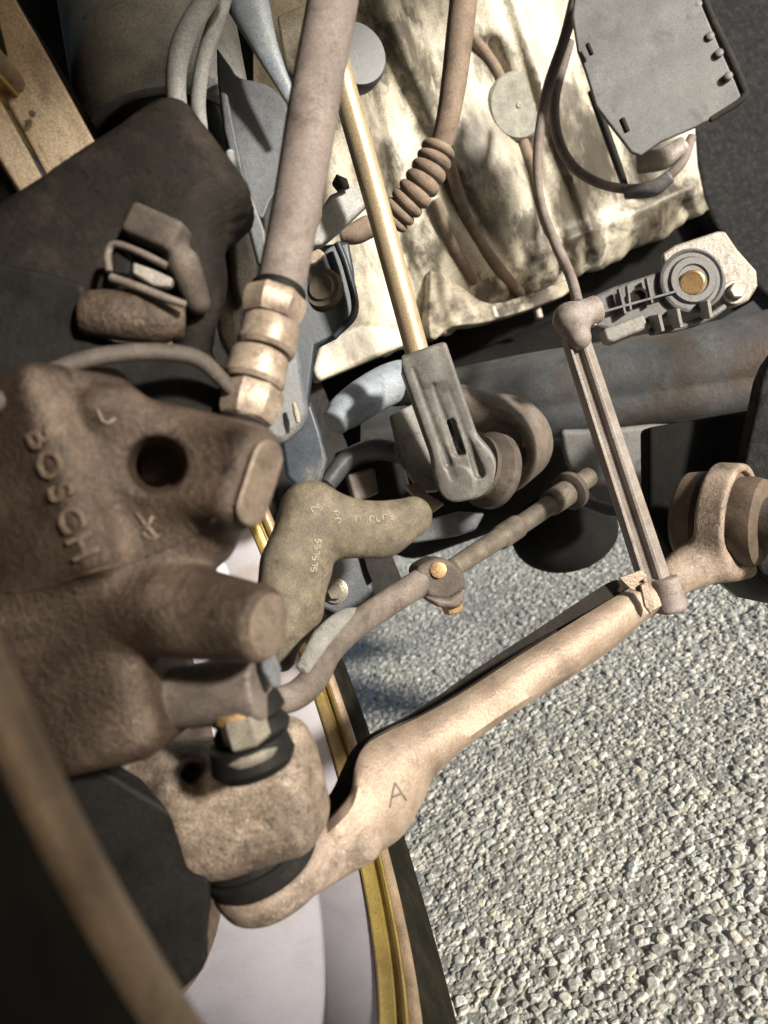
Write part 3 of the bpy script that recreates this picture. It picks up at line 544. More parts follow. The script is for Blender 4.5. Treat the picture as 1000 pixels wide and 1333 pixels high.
# ------------------------------------------------------------------ light cast casing overhead
def casing_depth(x, y):
    d = .70-.00010*(y-200)*0+.06*(y-200)/400+.08*(x-650)/300
    for (x0, y0, x1, y1, w, h) in ((640, 60, 745, 365, 11, .010), (560, 250, 660, 375, 14, -.008), (590, 230, 690, 400, 9, .007), (500, 0, 600, 230, 16, -.012), (770, 100, 830, 250, 16, .010), (655, -40, 780, 330, 9, -.008), (470, 60, 540, 400, 10, .008), (700, 330, 900, 245, 10, -.008)):
        L = math.hypot(x1-x0, y1-y0); t = np.clip(((x-x0)*(x1-x0)+(y-y0)*(y1-y0))/L**2, 0, 1); dist = np.hypot(x-x0-t*(x1-x0), y-y0-t*(y1-y0)); d = d+h*np.exp(-(dist/w)**2)
    return d+.004*np.sin(x*.021+y*.013)+.003*np.sin(x*.047-y*.031)
stains(MATS['casing'], [(P(x, y, float(casing_depth(x, y))), r) for x, y, r in ((520, 40, .030), (560, 110, .032), (590, 185, .026), (625, 60, .018), (640, 385, .030), (585, 400, .026), (700, 372, .024), (690, 300, .016), (770, 200, .040), (815, 235, .030), (850, 290, .028), (780, 320, .026), (745, 130, .016), (500, 200, .012), (545, 330, .018), (890, 250, .022))], (.035, .027, .018))
cas = thing('gearbox_casing', 'dirty cream coloured cast casing with grime streaks under the car', 'casing', P(640, 420, .73))
LE = np.array([(330, 500), (410, 495), (470, 470), (560, 440), (640, 408), (720, 372), (780, 345), (850, 308), (930, 268), (1010, 225)], float)     # lower edge
xs = np.linspace(330, 924, 110); V = []; F = []; nx = len(xs); ny = 60
low = np.interp(xs, LE[:, 0], LE[:, 1])+3*np.sin(xs*.09)+2*np.sin(xs*.23)
for j in range(ny):
    for i in range(nx):
        t = j/(ny-1); y = -60+t*(low[i]+60); xq = 330+(xs[i]-330)/(924-330)*(np.interp(y, (-60, 175, 215, 262, 300), (905, 905, 908, 918, 936))-330); V.append(P(xq, y, float(casing_depth(xq, y))+.02*max(0, t-.93)/.07))
Vf = np.array(V); nb = len(Vf); Vb = Vf+FWD*.04+UP*.01; V = np.vstack([Vf, Vb])
for j in range(ny-1):
    for i in range(nx-1): a = j*nx+i; F += [(a, a+1, a+nx+1, a+nx), (nb+a, nb+a+nx, nb+a+nx+1, nb+a+1)]
for i in range(nx-1): a = (ny-1)*nx+i; F += [(a, a+1, nb+a+1, nb+a), (i, nb+i, nb+i+1, i+1)]
for j in range(ny-1): a = j*nx; F += [(a, a+nx, nb+a+nx, nb+a)]; a = j*nx+nx-1; F += [(a, nb+a, nb+a+nx, a+nx)]
put('casing_shell', V, F, 'casing', cas, angle=60)
plate('flange_corner', [(408, 482), (420, 440), (470, 420), (520, 425), (556, 438), (480, 470), (415, 497)], 'casing', cas, d=.665, gx=.25, thick=.02, bevel=.004)
plate('flange_rib', [(560, 350), (600, 372), (640, 395), (700, 378), (745, 362), (735, 385), (640, 418), (590, 425), (560, 440)], 'casing_edge', cas, d=.71, gx=.25, thick=.02, bevel=.003, smooth=3)
for (x, y, r) in ((700, 412, 7), (642, 412, 8), (575, 432, 6), (668, 402, 5), (612, 420, 6)):
    lathe('flange_stud', P(x, y-6, float(casing_depth(x, y))-.012), P(x+3, y+6, float(casing_depth(x, y))-.012), [(-.004, r*.0006), (.006, r*.0006), (.007, r*.0004), (.007, 0)], 'galvanised' if r > 6 else 'casing_edge', cas, 12)
gn = unit(-FWD*.9-UP*.2+RT*.28); gc = P(675, 137, float(casing_depth(675, 137))-.008)
cap = lathe('grommet', gc-gn*.012, gc+gn, [(0, .022), (.002, .0285), (.010, .0288), (.0125, .027), (.0130, .010), (.0120, .006), (.0120, .003), (.0132, .002), (.0132, 0)], 'cap_grey', None, 56)
tag(cap, 'round grey rubber grommet with a dimple on the cream casing', 'grommet')

# cables on the casing; short brown tubes stand for its shadow bands
def cable(pts, m, label, name='cable', lift=None):
    if lift is not None: pts = [(x, y, float(casing_depth(x, y))-lift, r) for x, y, d, r in pts]
    tag(tube(name, pts, m, n=12, sub=8), label, 'cable', 'cables on the casing')
cable([(752, -10, .58, 9), (735, 50, .59, 7), (712, 120, .60, 7), (700, 200, .60, 6.5), (704, 262, .60, 6), (722, 315, .60, 6.5), (742, 358, .58, 7), (752, 392, .55, 7)], 'hose_rubber', 'grey brown cable running from the shield plate down to the sensor')
cable([(742, 55, .62, 6), (722, 130, .63, 7), (728, 185, .635, 7), (752, 222, .635, 6.5), (795, 243, .63, 6), (845, 243, .62, 6.5), (885, 215, .61, 6.5), (900, 180, .62, 6)], 'hose_rubber', 'thin cable looping below the grey shield plate')
cable([(612, 45, .655, 7), (645, 90, .66, 8), (668, 150, .675, 8), (690, 215, .68, 8.5), (708, 285, .69, 8), (735, 345, .69, 8)], 'hose_brown', 'brown cable passing behind the round grey grommet', lift=.003)
cable([(586, 215, .675, 8), (610, 290, .685, 8), (645, 345, .695, 8.5), (676, 382, .70, 8)], 'hose_brown', 'short brown tube for a shaded groove on the casing right of the bellows boot', lift=.003)  # brown tube laid where the casing has a shaded groove
cable([(568, 262, .68, 6), (586, 310, .685, 6), (618, 366, .69, 7)], 'hose_brown', 'shortest brown tube for a shadow band on the casing beside the brass rod', lift=.003)  # brown tube in place of a shadow band on the casing
cable([(770, 120, .65, 5), (790, 175, .655, 5.5), (808, 225, .65, 5), (815, 245, .64, 4)], 'black_rubber', 'black wire under the left edge of the shield plate')
pc = tube('wire_sleeve', [(818, 250, .625, 9), (850, 246, .615, 10), (870, 232, .61, 9)], 'sensor_plastic'); tag(pc, 'short grey wire sleeve on the loop below the shield plate', 'sleeve')
cw = tube('plug_connector', [(835, 212, .62, 14), (865, 205, .615, 15), (888, 190, .612, 12)], 'galvanised', flat=.6); tag(cw, 'pale plug connector tucked under the shield plate', 'connector')

# ------------------------------------------------------------------ shield plate and liner at the right
sp = thing('shield_plate', 'grey stained metal shield plate with slots at the upper right', 'shield plate', P(850, 190, .57))
plate('plate', [(752, -40), (745, 20), (752, 66), (762, 92), (776, 138), (800, 170), (822, 198), (834, 203), (862, 184), (905, 166), (958, 138), (966, 126), (958, 106), (938, 62), (914, 6), (898, -40)], 'shield_grey', sp, d=.56, gx=-.04, gy=.06, thick=.004, bevel=.0016)
for (x0, y0, x1, y1, r) in ((765, 58, 770, 70, 3), (810, 156, 816, 170, 4)):
    tube('slot', [(x0, y0, .556, r), (x1, y1, .557, r)], 'black_rubber', sp, n=10, sub=3)
tube('plate_hem', [(904, -40, .556, 5), (922, 15, .556, 5), (944, 62, .557, 6), (964, 108, .558, 6), (966, 128, .559, 5), (925, 155, .562, 4)], 'dark_plastic', sp, n=14)
for (x, y) in ((917, 4), (933, 46), (945, 68), (957, 98)):
    c = P(x-8, y, .5525); lathe('rivet', c, c-FWD, [(-.004, .0030), (.0001, .0030), (.0006, .002), (.0006, 0)], 'sensor_plastic', sp, 16)
fl = plate('felt_liner', [(895, -60), (895, 0), (897, 60), (898, 110), (900, 140), (903, 175), (908, 215), (918, 262), (935, 300), (965, 345), (998, 385), (1060, 420), (1090, 200), (1080, -60)], 'felt', d=.83, gx=.02, thick=.03, bevel=.006, smooth=3, seg=3)
tag(fl, 'dark grey felt liner along the upper right edge', 'liner')
hs = plate('heat_shield', [(1060, 400), (1002, 470), (985, 530), (972, 590), (965, 640), (972, 690), (985, 735), (1000, 752), (1070, 760)], 'felt', d=.47, gx=-.06, thick=.02, bevel=.004, smooth=3, seg=3)
tag(hs, 'dark rough shield at the right edge beside the arm bush', 'shield')
lp = plate('skid_plate', [(930, 752), (1000, 748), (1060, 745), (1060, 800), (1000, 786), (962, 778)], 'slate', d=.49, gx=-.04, thick=.01)
tag(lp, 'slate grey plate at the right edge just above the asphalt', 'plate')

# ------------------------------------------------------------------ crossmember and brackets
cm = thing('crossmember', 'dark stained crossmember beam running to the right below the casing', 'crossmember', P(800, 570, .62))
S = spline([(470, 545, .70, 48), (600, 528, .66, 56), (700, 512, .62, 60), (820, 495, .60, 62), (920, 480, .58, 66), (1060, 455, .56, 72)], 6); V = []; F = []
for q in S:
    c = P(*q[:3]); r = q[3]*q[2]/1000
    for (a, b) in ((-1, .75), (-.97, .35), (-.85, .05), (-.62, -.16), (-.3, -.28), (.0, -.30), (.2, -.27), (.30, -.215), (.38, -.205), (.55, -.22), (.75, -.17), (.92, -.02), (1.0, .18), (1.0, .9)): V.append(c-UP*a*r+FWD*b*r)
k = 14
for i in range(len(S)-1):
    for j in range(k): F.append((i*k+j, i*k+(j+1) % k, (i+1)*k+(j+1) % k, (i+1)*k+j))
F += [tuple(range(k)), tuple(range((len(S)-1)*k, len(S)*k))]
put('beam', V, F, 'beam_dark', cm, angle=60)
plate('gusset', [(728, 560), (800, 558), (890, 552), (880, 590), (855, 640), (846, 668), (800, 662), (770, 648), (738, 606)], 'beam_grey', cm, d=.60, gx=-.1, gy=.1, thick=.02, bevel=.005, smooth=2)
plate('dark_fill', [(845, 556), (1010, 528), (1010, 764), (912, 760), (884, 742), (846, 668)], 'underbody', cm, d=.508, thick=.02, bevel=.003)  # black plate added to fill the dark gap beside the arm bush
plate('gusset_fold', [(745, 640), (790, 655), (842, 664), (838, 676), (790, 672), (760, 660)], 'beam_dark', cm, d=.585, thick=.015, bevel=.002)

# ------------------------------------------------------------------ level sensor
se = thing('level_sensor', 'grey ribbed level sensor with a brass pivot on a galvanised bracket', 'sensor', P(850, 440, .46))
plate('bracket', [(862, 330), (880, 318), (935, 300), (945, 300), (962, 325), (986, 352), (988, 372), (975, 392), (950, 402), (925, 395), (880, 420), (870, 370)], 'galvanised', se, d=.462, gx=-.03, thick=.005, bevel=.0018)
bolt('bracket_bolt', P(955, 381, .459), -FWD, .0050, .006, 'galvanised', se, 1.45)
hb = plate('housing', [(768, 388), (800, 372), (860, 352), (885, 333), (915, 328), (938, 343), (947, 368), (938, 390), (915, 402), (870, 412), (820, 428), (775, 425)], 'sensor_plastic', se, d=.446, gx=-.02, thick=.018, bevel=.0022, smooth=2, seg=3)
c = P(900, 366, .4445); lathe('pivot_boss', c, c-FWD, [(-.002, .0185), (.0018, .0185), (.0024, .0172), (.0014, .0160), (.0014, .0140), (.0034, .0128), (.0034, .0092), (.0022, .0084), (.0022, 0)], 'sensor_plastic', se, 56, 25)
lathe('brass_pivot', P(901, 368, .4408), P(901, 368, .3), [(-.004, .0072), (.0010, .0070), (.0016, .006), (.0016, 0)], 'brass', se, 36)
lathe('screw_recess', P(832, 386, .4435), P(832, 386, .3), [(-.001, .005), (.001, .005), (.001, .0036), (-.0006, .0034), (-.0006, 0)], 'dark_plastic', se, 24)
plate('connector_socket', [(785, 428), (838, 408), (846, 426), (800, 445), (790, 444)], 'grey_paint', se, d=.440, gx=-.02, thick=.012, bevel=.0018)
for (x0, y0, x1, y1) in ((852, 410, 857, 432), (876, 403, 881, 427), (915, 392, 919, 415)):
    box_between('rib', P(x0, y0, .439), P(x1, y1, .441), .0022, .014, 'grey_paint', se, bevel=.0005)
tube('lower_rail', [(848, 432, .446, 5), (885, 426, .446, 5), (920, 414, .446, 5), (942, 400, .448, 4)], 'sensor_plastic', se, n=10)
for (x0, y0, x1, y1) in ((805, 376, 813, 410), (816, 372, 820, 405), (841, 362, 848, 396)):
    box_between('housing_rib', P(x0, y0, .4425), P(x1, y1, .4425), .0016, .004, 'sensor_plastic', se, bevel=.0005)
box_between('housing_rib', P(780, 408, .4425), P(880, 380, .4425), .0016, .004, 'sensor_plastic', se, bevel=.0005)
plate('lever_clip', [(768, 385), (775, 392), (780, 410), (777, 424), (771, 424), (772, 408)], 'nut_steel', se, d=.438, thick=.006, bevel=.0008)

ln = thing('sensor_link', 'slim grey plastic sensor link rod with ball sockets at both ends', 'link rod', P(872, 795, .42))
def f(p):
    a = s_caps(p, C3(742, 416, .436), C3(745, 418, .436), .0098, .0098)
    a = smin(a, s_cyl(p, C3(745, 414, .437), C3(778, 402, .440), .0078, .0080, .001), .003)
    return smin(a, s_caps(p, C3(748, 425, .436), C3(754, 440, .434), .0068, .0068), .004)
solid('upper_ball_socket', f, (.085, -.128, .41), (.13, -.085, .46), .0008, 'ball_grey', ln)
def f(p):
    a = s_cyl(p, C3(864, 752, .424), C3(869, 772, .424), .0085, .0082, .002)
    return smin(a, s_cyl(p, C3(868, 768, .424), C3(873, 794, .426), .0078, .0098, .003), .003)
solid('lower_ball_socket', f, (.135, .02, .40), (.175, .065, .45), .0008, 'ball_grey', ln)
A0, B0 = P(752, 432, .434), P(860, 762, .422); t = unit(B0-A0); s = unit(np.cross(t, FWD)); s = s if s@RT > 0 else -s; dp = np.cross(s, t); dp = dp if dp@FWD > 0 else -dp
prof = [(-.0075, .0), (-.0058, .0), (-.0050, .0038), (-.0006, .0030), (.0002, 0), (.0022, -.0004), (.0075, .0042), (.0075, .012), (-.0075, .012)]
V = [A0+s*u*.95+dp*v for u, v in prof]+[B0+s*u*1.1+dp*v for u, v in prof]; k = len(prof)
put('rod', V, [(i, (i+1) % k, k+(i+1) % k, k+i) for i in range(k)]+[tuple(range(k)), tuple(range(2*k-1, k-1, -1))], 'link_grey', ln, angle=20, bevel=.0005)
lathe('moulding_pip', P(808, 603, .431), P(808, 603, .3), [(-.003, .0022), (.0008, .002), (.0008, 0)], 'dark_plastic', ln, 12)
ck = thing('spring_clip', 'small tan metal clip holding the sensor link to the control arm', 'clip', P(835, 790, .41))
plate('clip_leaf', [(806, 752), (835, 742), (843, 750), (832, 758), (838, 772), (822, 768)], 'arm_steel', ck, d=.408, thick=.002, bevel=.0005)
plate('clip_leg', [(834, 762), (843, 757), (853, 790), (848, 800), (840, 790)], 'arm_steel', ck, d=.405, thick=.003, bevel=.0006)

# ------------------------------------------------------------------ brass rod with its fork end
rd = thing('damper_rod', 'polished brass coloured rod ending in a grey ribbed fork', 'rod', P(605, 655, .46))
tube('rod', [(428, 40, .415, 17), (447, 110, .420, 16.5), (492, 270, .432, 16), (545, 465, .446, 15.5)], 'rod_gold', rd, n=28, round_ends=False)
def f(p):
    X = unit(C3(604, 615, .46)-C3(552, 465, .446)); Y = np.array([X[1], -X[0], 0.]); n_ = np.cross(X, unit(Y)); n_ = n_ if n_[2] < 0 else -n_
    a = s_cyl(p, C3(550, 458, .447), C3(560, 500, .450), .0112, .0118, .0012)
    b = s_box(p, C3(578, 545, .4535), X, Y, (.042, .0145, .0105), .002)
    wd_ = np.abs((p-C3(578, 545, .4535))@unit(Y))
    a = smin(a, b, .004)
    a = smin(a, s_cyl(p, C3(606, 610, .448), C3(604, 612, .474), .0185, .0185, .002), .006)
    for off, w, x0, x1 in ((-.0085, .0030, -.05, 1.0), (-.0010, .0034, .15, .78), (.0068, .0030, .25, 1.05)):
        q0 = C3(556, 480, .447)*(1-x0)+C3(604, 612, .458)*x0+unit(Y)*off+n_*.0105; q1 = C3(556, 480, .447)*(1-x1)+C3(604, 612, .458)*x1+unit(Y)*off+n_*.0105
        a = smax(a, -s_caps(p, q0, q1, w*.35, w), .0008)
    a = smax(a, -s_box(p, C3(592, 568, .452), X, Y, (.011, .0022, .03), .001), .001)
    return smin(a, s_cyl(p, C3(594, 630, .4475), C3(594, 630, .46), .0105, .0105, .001), .002)
solid('fork', f, (.01, -.105, .425), (.07, .005, .49), .0009, 'clevis_grey', rd)
c = P(640, 606, .468); axb = unit(RT*.75+FWD*.55-UP*.12)
lathe('bush_washer', P(618, 608, .462), P(618, 608, .462)+axb, [(0, .0), (0, .0195), (.003, .0195), (.004, .017), (.010, .0235), (.016, .0235), (.018, .020), (.018, 0)], 'bush_dark', rd, 48)
bk = thing('bush_bracket', 'rusty curved bush bracket with a bolt beside the ribbed fork', 'bracket', P(650, 600, .52))
def f(p):
    r = s_cyl(p, C3(640, 590, .50), C3(668, 570, .525), .030, .030, .003); r = smax(r, -s_cyl(p, C3(620, 600, .48), C3(690, 560, .55), .0235, .0235, .001), .001)
    a = smin(r, s_caps(p, C3(600, 520, .50), C3(650, 545, .51), .010, .013), .012)
    return smin(a, s_caps(p, C3(668, 575, .505), C3(668, 605, .50), .012, .007), .01)
solid('bracket_body', f, (.025, -.095, .46), (.115, .0, .56), .0014, 'toe_steel', bk)
bolt('bolt', P(681, 578, .497), -FWD+RT*.6, .0038, .006, 'arm_steel', bk)
ps = thing('pipe_stub', 'pale blue grey pipe stub with a dark elbow behind the fork', 'pipe', P(470, 545, .52))
tube('stub', [(440, 546, .49, 19), (450, 536, .495, 24), (478, 516, .508, 26), (508, 500, .522, 27), (530, 494, .532, 27)], 'pale_blue', ps, round_ends=True)
tube('elbow', [(516, 500, .526, 29), (536, 497, .537, 31), (560, 512, .55, 32), (585, 540, .57, 30)], 'dark_cast', ps)
gb = thing('grey_bracket', 'grey pressed bracket behind the fork and above the forged link', 'bracket', P(530, 640, .5))
plate('web', [(508, 540), (545, 522), (556, 560), (568, 620), (572, 640), (548, 642), (530, 615), (516, 575)], 'grey_paint', gb, d=.495, gx=.06, thick=.008, bevel=.002)
plate('tab', [(512, 580), (520, 576), (532, 608), (528, 614), (518, 600)], 'grey_paint', gb, d=.487, thick=.004, bevel=.001)
tube('arched_flange', [(428, 628, .50, 12), (452, 600, .505, 14), (490, 585, .51, 14), (525, 592, .505, 12)], 'beam_dark', gb, flat=1.6)
plate('rear_web', [(436, 590), (480, 570), (520, 580), (536, 640), (520, 670), (450, 660), (430, 640)], 'black_rubber', gb, d=.53, thick=.01)
plate('tan_block', [(452, 618), (488, 608), (494, 642), (462, 656)], 'toe_steel', gb, d=.50, gx=.1, thick=.012, bevel=.002)
plate('foot', [(526, 632), (545, 628), (556, 642), (580, 656), (558, 672), (548, 668), (540, 648)], 'arm_steel', gb, d=.475, gx=.05, thick=.008, bevel=.0015)
bl = plate('blade_bracket', [(486, 708), (520, 694), (560, 676), (600, 666), (632, 668), (620, 690), (596, 698), (540, 707)], 'slate', d=.54, gx=.05, thick=.008, bevel=.002)
tag(bl, 'slate blade shaped bracket just above the bright patch of ground', 'bracket')
bb = thing('bolt_bracket', 'blue grey bracket with a white bolt seen past the forged link', 'bracket', P(455, 800, .44))
plate('web', [(420, 715), (470, 716), (484, 722), (490, 745), (484, 762), (490, 778), (470, 792), (440, 800), (416, 790)], 'slate', bb, d=.44, gx=.05, thick=.008, bevel=.002)
plate('folded_edge', [(470, 716), (486, 722), (491, 744), (485, 760), (478, 744)], 'dark_plastic', bb, d=.436, thick=.006, bevel=.001)
bolt('bolt', P(437, 769, .438), -FWD, .0048, .005, 'nut_steel', bb, 1.5)

# ------------------------------------------------------------------ blue strut bracket and grey guard
bs = thing('strut_bracket', 'dark blue painted strut bracket with a round tan bolt', 'bracket', P(400, 630, .47))
plate('upper_web', [(385, 330), (420, 318), (455, 312), (462, 350), (466, 408), (440, 438), (412, 452), (404, 520), (380, 560), (360, 480)], 'blue_paint', bs, d=.48, gx=.10, thick=.012, bevel=.003)
tube('web_flange', [(440, 318, .474, 5), (452, 350, .474, 5), (462, 405, .474, 5), (436, 438, .474, 4)], 'blue_paint', bs, n=10)
plate('lower_web', [(362, 560), (405, 520), (418, 560), (427, 598), (418, 632), (392, 640), (372, 622)], 'blue_paint', bs, d=.455, gx=.06, thick=.012, bevel=.003)
c = P(421, 376, .478); lathe('bolt', c, c-FWD*.9-RT*.3, [(-.003, .0125), (.001, .0125), (.003, .0115), (.003, .0085), (.0045, .0075), (.0045, 0)], 'tan_rod', bs, 40)
gg = thing('strut_guard', 'slate grey rounded guard with a small slot below the ribbed fitting', 'guard', P(375, 580, .36))
plate('guard_body', [(330, 360), (372, 380), (385, 420), (396, 470), (406, 540), (398, 556), (370, 580), (345, 575), (325, 520), (318, 440)], 'slate', gg, d=.345, gx=.12, thick=.02, bevel=.006, seg=4)
tube('slot', [(383, 526, .339, 3), (386, 538, .339, 4), (388, 549, .339, 3)], 'paint_mark', gg, n=10, sub=4)

# ------------------------------------------------------------------ hoses and fitting
bh = thing('brake_hose', 'thick brown rubber hose ending in a ribbed tan fitting at the caliper', 'hose', P(322, 545, .27))
tube('hose', [(440, -40, .292, 33), (430, 20, .290, 33), (408, 140, .285, 33), (388, 260, .279, 32), (362, 388, .272, 31)], 'hose_rubber', bh, n=36, round_ends=False)
a, b = P(362, 384, .272), P(318, 548, .262); LL = np.linalg.norm(b-a); u = LL/9.3
ft = [('ring', 0.0, 1.9, .0112, .0106), ('ring', 2.1, 4.3, .0100, .0105), ('ring', 4.5, 6.7, .0102, .0108), ('ring', 6.9, 9.2, .0106, .0100)]
ax = unit(b-a)
lathe('fitting_core', a, b, [(0, .0082), (LL, .0082), (LL, 0)], 'cast_brown', bh, 28)
for i, (nm, t0, t1, ra, rb) in enumerate(ft):
    h = (t1-t0)*u; sft = a+ax*t0*u+RT*(.0006 if i % 2 else -.0004)
    lathe('fitting_ring', sft, sft+ax, [(0, .006), (0, ra*.93), (h*.12, ra), (h*.45, ra*1.02), (h*.85, rb), (h, rb*.92), (h, .006)], 'ferrule', bh, 7 if i in (0, 3) else 40, angle=28)
lathe('hose_seal', a-ax*.003, a, [(0, .0092), (.001, .0098), (.003, .0095), (.0035, .008)], 'black_rubber', bh, 36)

bw = thing('bellows_hose', 'brown hose with a ribbed bellows boot in front of the cream casing', 'hose', P(505, 300, .52))
tube('hose', [(608, -40, .50, 18), (600, 30, .505, 18), (592, 100, .51, 17), (582, 160, .515, 15), (572, 195, .52, 14)], 'hose_brown', bw, n=24, round_ends=False)
C = spline([(573, 188, .52), (562, 215, .522), (545, 245, .525), (525, 270, .53), (508, 290, .535)], 16); W = np.array([P(*q) for q in C]); tt = np.linspace(0, 1, len(W))
R = .0088+.0028*np.abs(np.sin(tt*math.pi*8))**.55+.0012*np.sin(tt*math.pi)
V, F = tube_mesh(W, R, 28); put('bellows_boot', V, F, 'hose_brown', bw, angle=70)
st = tube('rubber_stub', [(478, 296, .52, 15), (462, 304, .52, 14), (448, 306, .52, 11)], 'hose_brown'); tag(st, 'small round brown rubber stub left of the brass rod', 'stub')
lk = thing('lever_bracket', 'grey metal lever behind the thick hose, left of the brass rod', 'bracket', P(440, 300, .46))
plate('lever', [(402, 320), (408, 285), (430, 252), (455, 240), (478, 246), (482, 262), (450, 292), (420, 318)], 'pipe_grey', lk, d=.458, gx=.06, thick=.010, bevel=.003, seg=3)
plate('lever_hole', [(432, 238), (438, 226), (452, 232), (455, 242), (440, 248)], 'black_rubber', lk, d=.452, thick=.004, bevel=.0005)
plate('lever_cap', [(405, 255), (416, 250), (418, 275), (410, 292), (402, 285)], 'ferrule', lk, d=.44, thick=.008, bevel=.002, smooth=2)
plate('lever_tip', [(398, 330), (415, 322), (424, 330), (410, 342), (398, 345)], 'ferrule', lk, d=.45, thick=.006, bevel=.0015)
rg = lathe('round_plug', P(462, 72, .50), P(462, 72, .50)-FWD+RT*.35, [(-.01, .021), (0, .0215), (.003, .020), (.003, 0)], 'slate', None, 48); tag(rg, 'round slate plug peeking out behind the thick hose', 'plug')

# ------------------------------------------------------------------ strut and lines at the upper left
dt = thing('strut_tube', 'wide grey strut tube behind the two curved lines at the top left', 'strut', P(210, 190, .43))
a, b = P(165, -140, .46), P(222, 178, .45)
lathe('tube', a, b, [(0, .050), (np.linalg.norm(b-a)-.006, .050), (np.linalg.norm(b-a), .046), (np.linalg.norm(b-a), 0)], 'pipe_grey', dt, 64)
lathe('foot_shade', P(222, 176, .45), P(240, 250, .45), [(0, .040), (.030, .036), (.034, .03), (.034, 0)], 'black_rubber', dt, 48)  # black stub standing for the shadow at the tube's lower end
l1 = tube('brake_line', [(300, -40, .33, 12), (262, 10, .335, 14), (236, 60, .34, 14), (229, 115, .345, 13), (238, 175, .35, 13), (256, 240, .36, 13)], 'pipe_grey', n=18); tag(l1, 'outer grey curved line bending down beside the strut tube', 'line', 'grey lines beside the strut')
l2 = tube('brake_line', [(300, -40, .345, 12), (284, 20, .35, 11), (266, 75, .355, 10), (258, 130, .36, 10), (262, 180, .365, 10)], 'pipe_grey', n=18); tag(l2, 'inner thinner grey curved line nearest the slate housing', 'line', 'grey lines beside the strut')
tl = tube('tapered_lever', [(305, -40, .36, 34), (325, 10, .362, 27), (345, 60, .365, 17), (365, 102, .368, 11), (384, 138, .37, 7)], 'pale_blue', flat=.5, n=20); tag(tl, 'pale blue grey tapered lever at the top beside the thick hose', 'lever')
sh2 = thing('slate_housing', 'dark slate housing between the grey lines and the thick hose', 'housing', P(335, 280, .39))
plate('housing_body', [(282, 60), (300, 85), (312, 100), (345, 108), (370, 130), (378, 170), (370, 230), (352, 262), (340, 285), (318, 250), (296, 180), (284, 110)], 'slate', sh2, d=.39, gx=.06, thick=.03, bevel=.008, smooth=3, seg=4)
plate('strap', [(286, 118), (296, 120), (318, 225), (345, 300), (352, 345), (336, 345), (312, 250), (292, 170)], 'slate', sh2, d=.375, gx=.05, thick=.006, bevel=.0015)
cr = plate('cream_bracket', [(360, 20), (405, 0), (410, 80), (392, 110), (372, 90)], 'casing', d=.47, thick=.01, bevel=.002); tag(cr, 'cream coloured metal bracket left of the thick hose near the top', 'bracket')
br = thing('mounting_sleeve', 'brown square mounting sleeve with one pale lit face left of the fitting', 'sleeve', P(290, 450, .31))
plate('sleeve_body', [(243, 268), (258, 262), (288, 260), (300, 282), (304, 340), (312, 420), (318, 470), (300, 470), (285, 440), (268, 350), (254, 300)], 'toe_steel', br, d=.322, gx=.05, thick=.022, bevel=.004, seg=3)
plate('sleeve_rim', [(240, 262), (262, 252), (305, 250), (312, 262), (290, 264), (258, 268), (246, 272)], 'galvanised', br, d=.319, gx=.05, thick=.02, bevel=.003)
plate('lit_face', [(302, 300), (312, 280), (322, 290), (336, 345), (332, 385), (314, 400), (306, 370)], 'galvanised', br, d=.318, gx=.12, thick=.01, bevel=.002)  # light on this side of the sleeve put in as a paler plate
tube('rim_post', [(300, 200, .33, 6), (308, 235, .328, 8), (312, 265, .325, 9)], 'pipe_grey', br, n=12)

# ------------------------------------------------------------------ pad carrier and its clip
pcar = thing('pad_carrier', 'dark ribbed brake pad carrier above the caliper at the left', 'carrier', P(130, 440, .26))
def f(p):
    a = s_box(p, C3(150, 300, .292), (.80, -.60, .1), (.55, .83, .0), (.050, .026, .018), .010)
    a = smin(a, s_caps(p, C3(215, 210, .30), C3(245, 350, .287), .012, .014), .012)
    a = smin(a, s_caps(p, C3(255, 390, .287), C3(250, 470, .290), .009, .007), .010)
    a = a+.0003*np.sin((p@np.array([.5, .8, .2]))*2600)
    return a
fcar = f
solid('carrier_body', f, (-.175, -.155, .23), (-.045, -.035, .335), .0013, 'dark_cast', pcar)
plate('shade_web', [(-40, 330), (30, 345), (110, 366), (126, 440), (270, 455), (318, 525), (300, 560), (200, 530), (90, 540), (-40, 600)], 'black_rubber', pcar, d=.264, thick=.02, bevel=.003)  # black sheet standing for the shadow between carrier and caliper
tube('pad_end', [(120, 408, .262, 30), (160, 410, .262, 34), (205, 414, .264, 34), (226, 416, .266, 28)], 'cast_brown', pcar, flat=.7)
def f(p):
    a = s_box(p, C3(205, 302, .268), (.9, .42, -.1), (-.4, .9, 0), (.0100, .0058, .006), .002)
    return smin(a, s_caps(p, C3(238, 345, .270), C3(256, 392, .276), .0062, .0050), .004)
solid('worn_boss', f, (-.095, -.115, .252), (-.055, -.065, .290), .0008, 'bush_dark', pcar)
clp = thing('pad_clip', 'bent pale metal pad clip set into the dark carrier', 'clip', P(190, 385, .26))
plate('clip_face', [(172, 340), (200, 350), (226, 362), (222, 374), (200, 372), (172, 356)], 'galvanised', clp, d=.2585, gx=.03, thick=.004, bevel=.001)
tube('clip_rail', [(146, 362, .257, 6), (180, 374, .2565, 6), (215, 388, .256, 6), (240, 396, .257, 5)], 'toe_steel', clp, n=12)
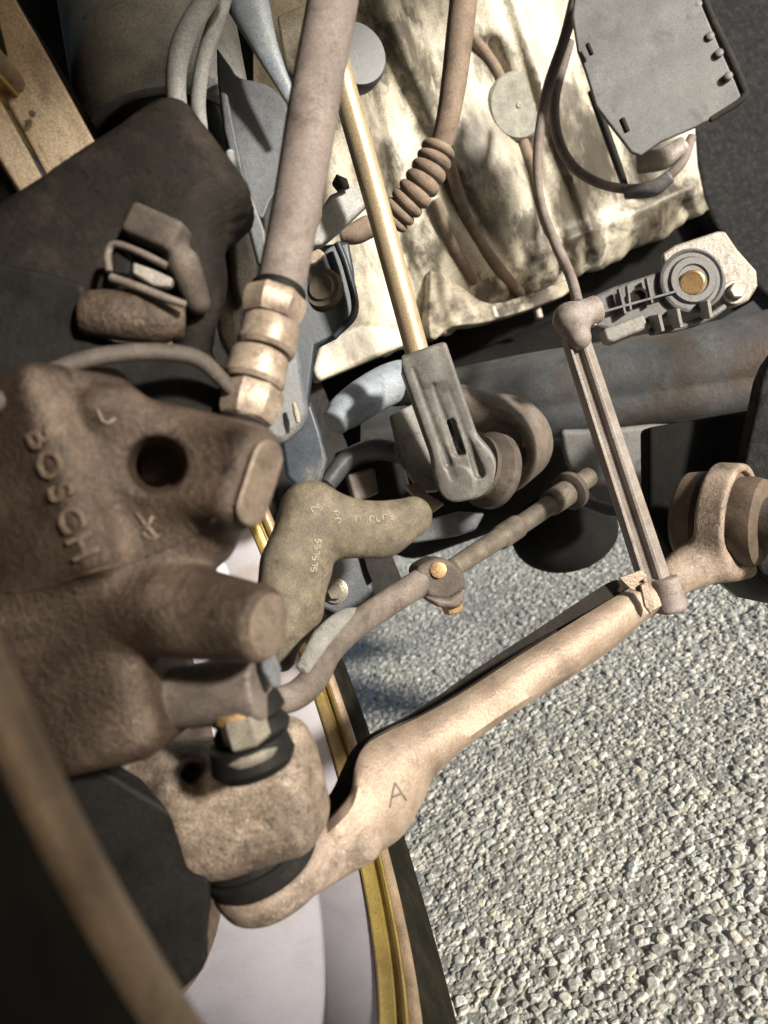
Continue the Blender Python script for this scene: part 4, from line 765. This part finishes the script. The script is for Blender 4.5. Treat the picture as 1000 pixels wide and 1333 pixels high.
tube('clip_loop', [(142, 352, .260, 5), (140, 332, .262, 5), (150, 318, .262, 5), (185, 330, .260, 5), (215, 345, .260, 5)], 'toe_steel', clp, n=12)
plate('clip_gap', [(148, 322), (164, 326), (172, 340), (166, 358), (146, 356)], 'black_rubber', clp, d=.263, thick=.004, bevel=.0008)
wr = tube('sensor_wire', [(-40, 548, .215, 13), (10, 515, .222, 13), (70, 483, .23, 12), (130, 464, .236, 12), (200, 458, .243, 12), (255, 466, .25, 12), (290, 495, .256, 11), (320, 528, .26, 9), (352, 545, .262, 7)], 'bush_dark', n=16, flat=.8); tag(wr, 'dark brown wire curving across the top of the caliper', 'wire')

# ------------------------------------------------------------------ worn tan wedge and the dark behind it, upper left
mat('worn_tan', (.50, .395, .28), (.32, .235, .155), (.62, .52, .39), rough=.6, scale=30, bump=.4, bscale=300, spots=(.16, .10, .07), spot_amt=.35, spot_scale=25, stretch=(1.5, 1.5, .5), grime=.6)
wg = thing('tan_wedge', 'broad worn tan wedge shaped panel at the upper left edge', 'panel', P(100, 300, .31))  # tan wedge shape; the part it belongs to is unknown
plate('upper_face', [(-70, -150), (-8, -50), (20, -2), (48, 46), (90, 122), (135, 204), (120, 226), (108, 238), (110, 246), (104, 262), (88, 282), (40, 190), (0, 118), (-70, -10)], 'worn_tan', wg, d=.310, gx=.08, gy=.02, thick=.006, bevel=.0015)
plate('lower_face', [(-70, 0), (0, 128), (40, 200), (86, 288), (60, 306), (0, 208), (-70, 98)], 'worn_tan', wg, d=.300, gx=.12, gy=.02, thick=.006, bevel=.0015)
for (x, y) in ((42, 148), (55, 252)): lathe('rivet', P(x, y, .304 if y < 200 else .297), P(x, y, .2), [(-.003, .0014), (.0008, .0012), (.0008, 0)], 'toe_steel', wg, 12)
dk = plate('dark_backing', [(-90, 60), (0, 175), (92, 295), (60, 330), (0, 380), (-90, 400)], 'black_rubber', d=.335, thick=.006); tag(dk, 'added black sheet darkening the gap under the tan wedge at the left edge', 'sheet')  # black sheet added to hide the pale barrel past the wedge
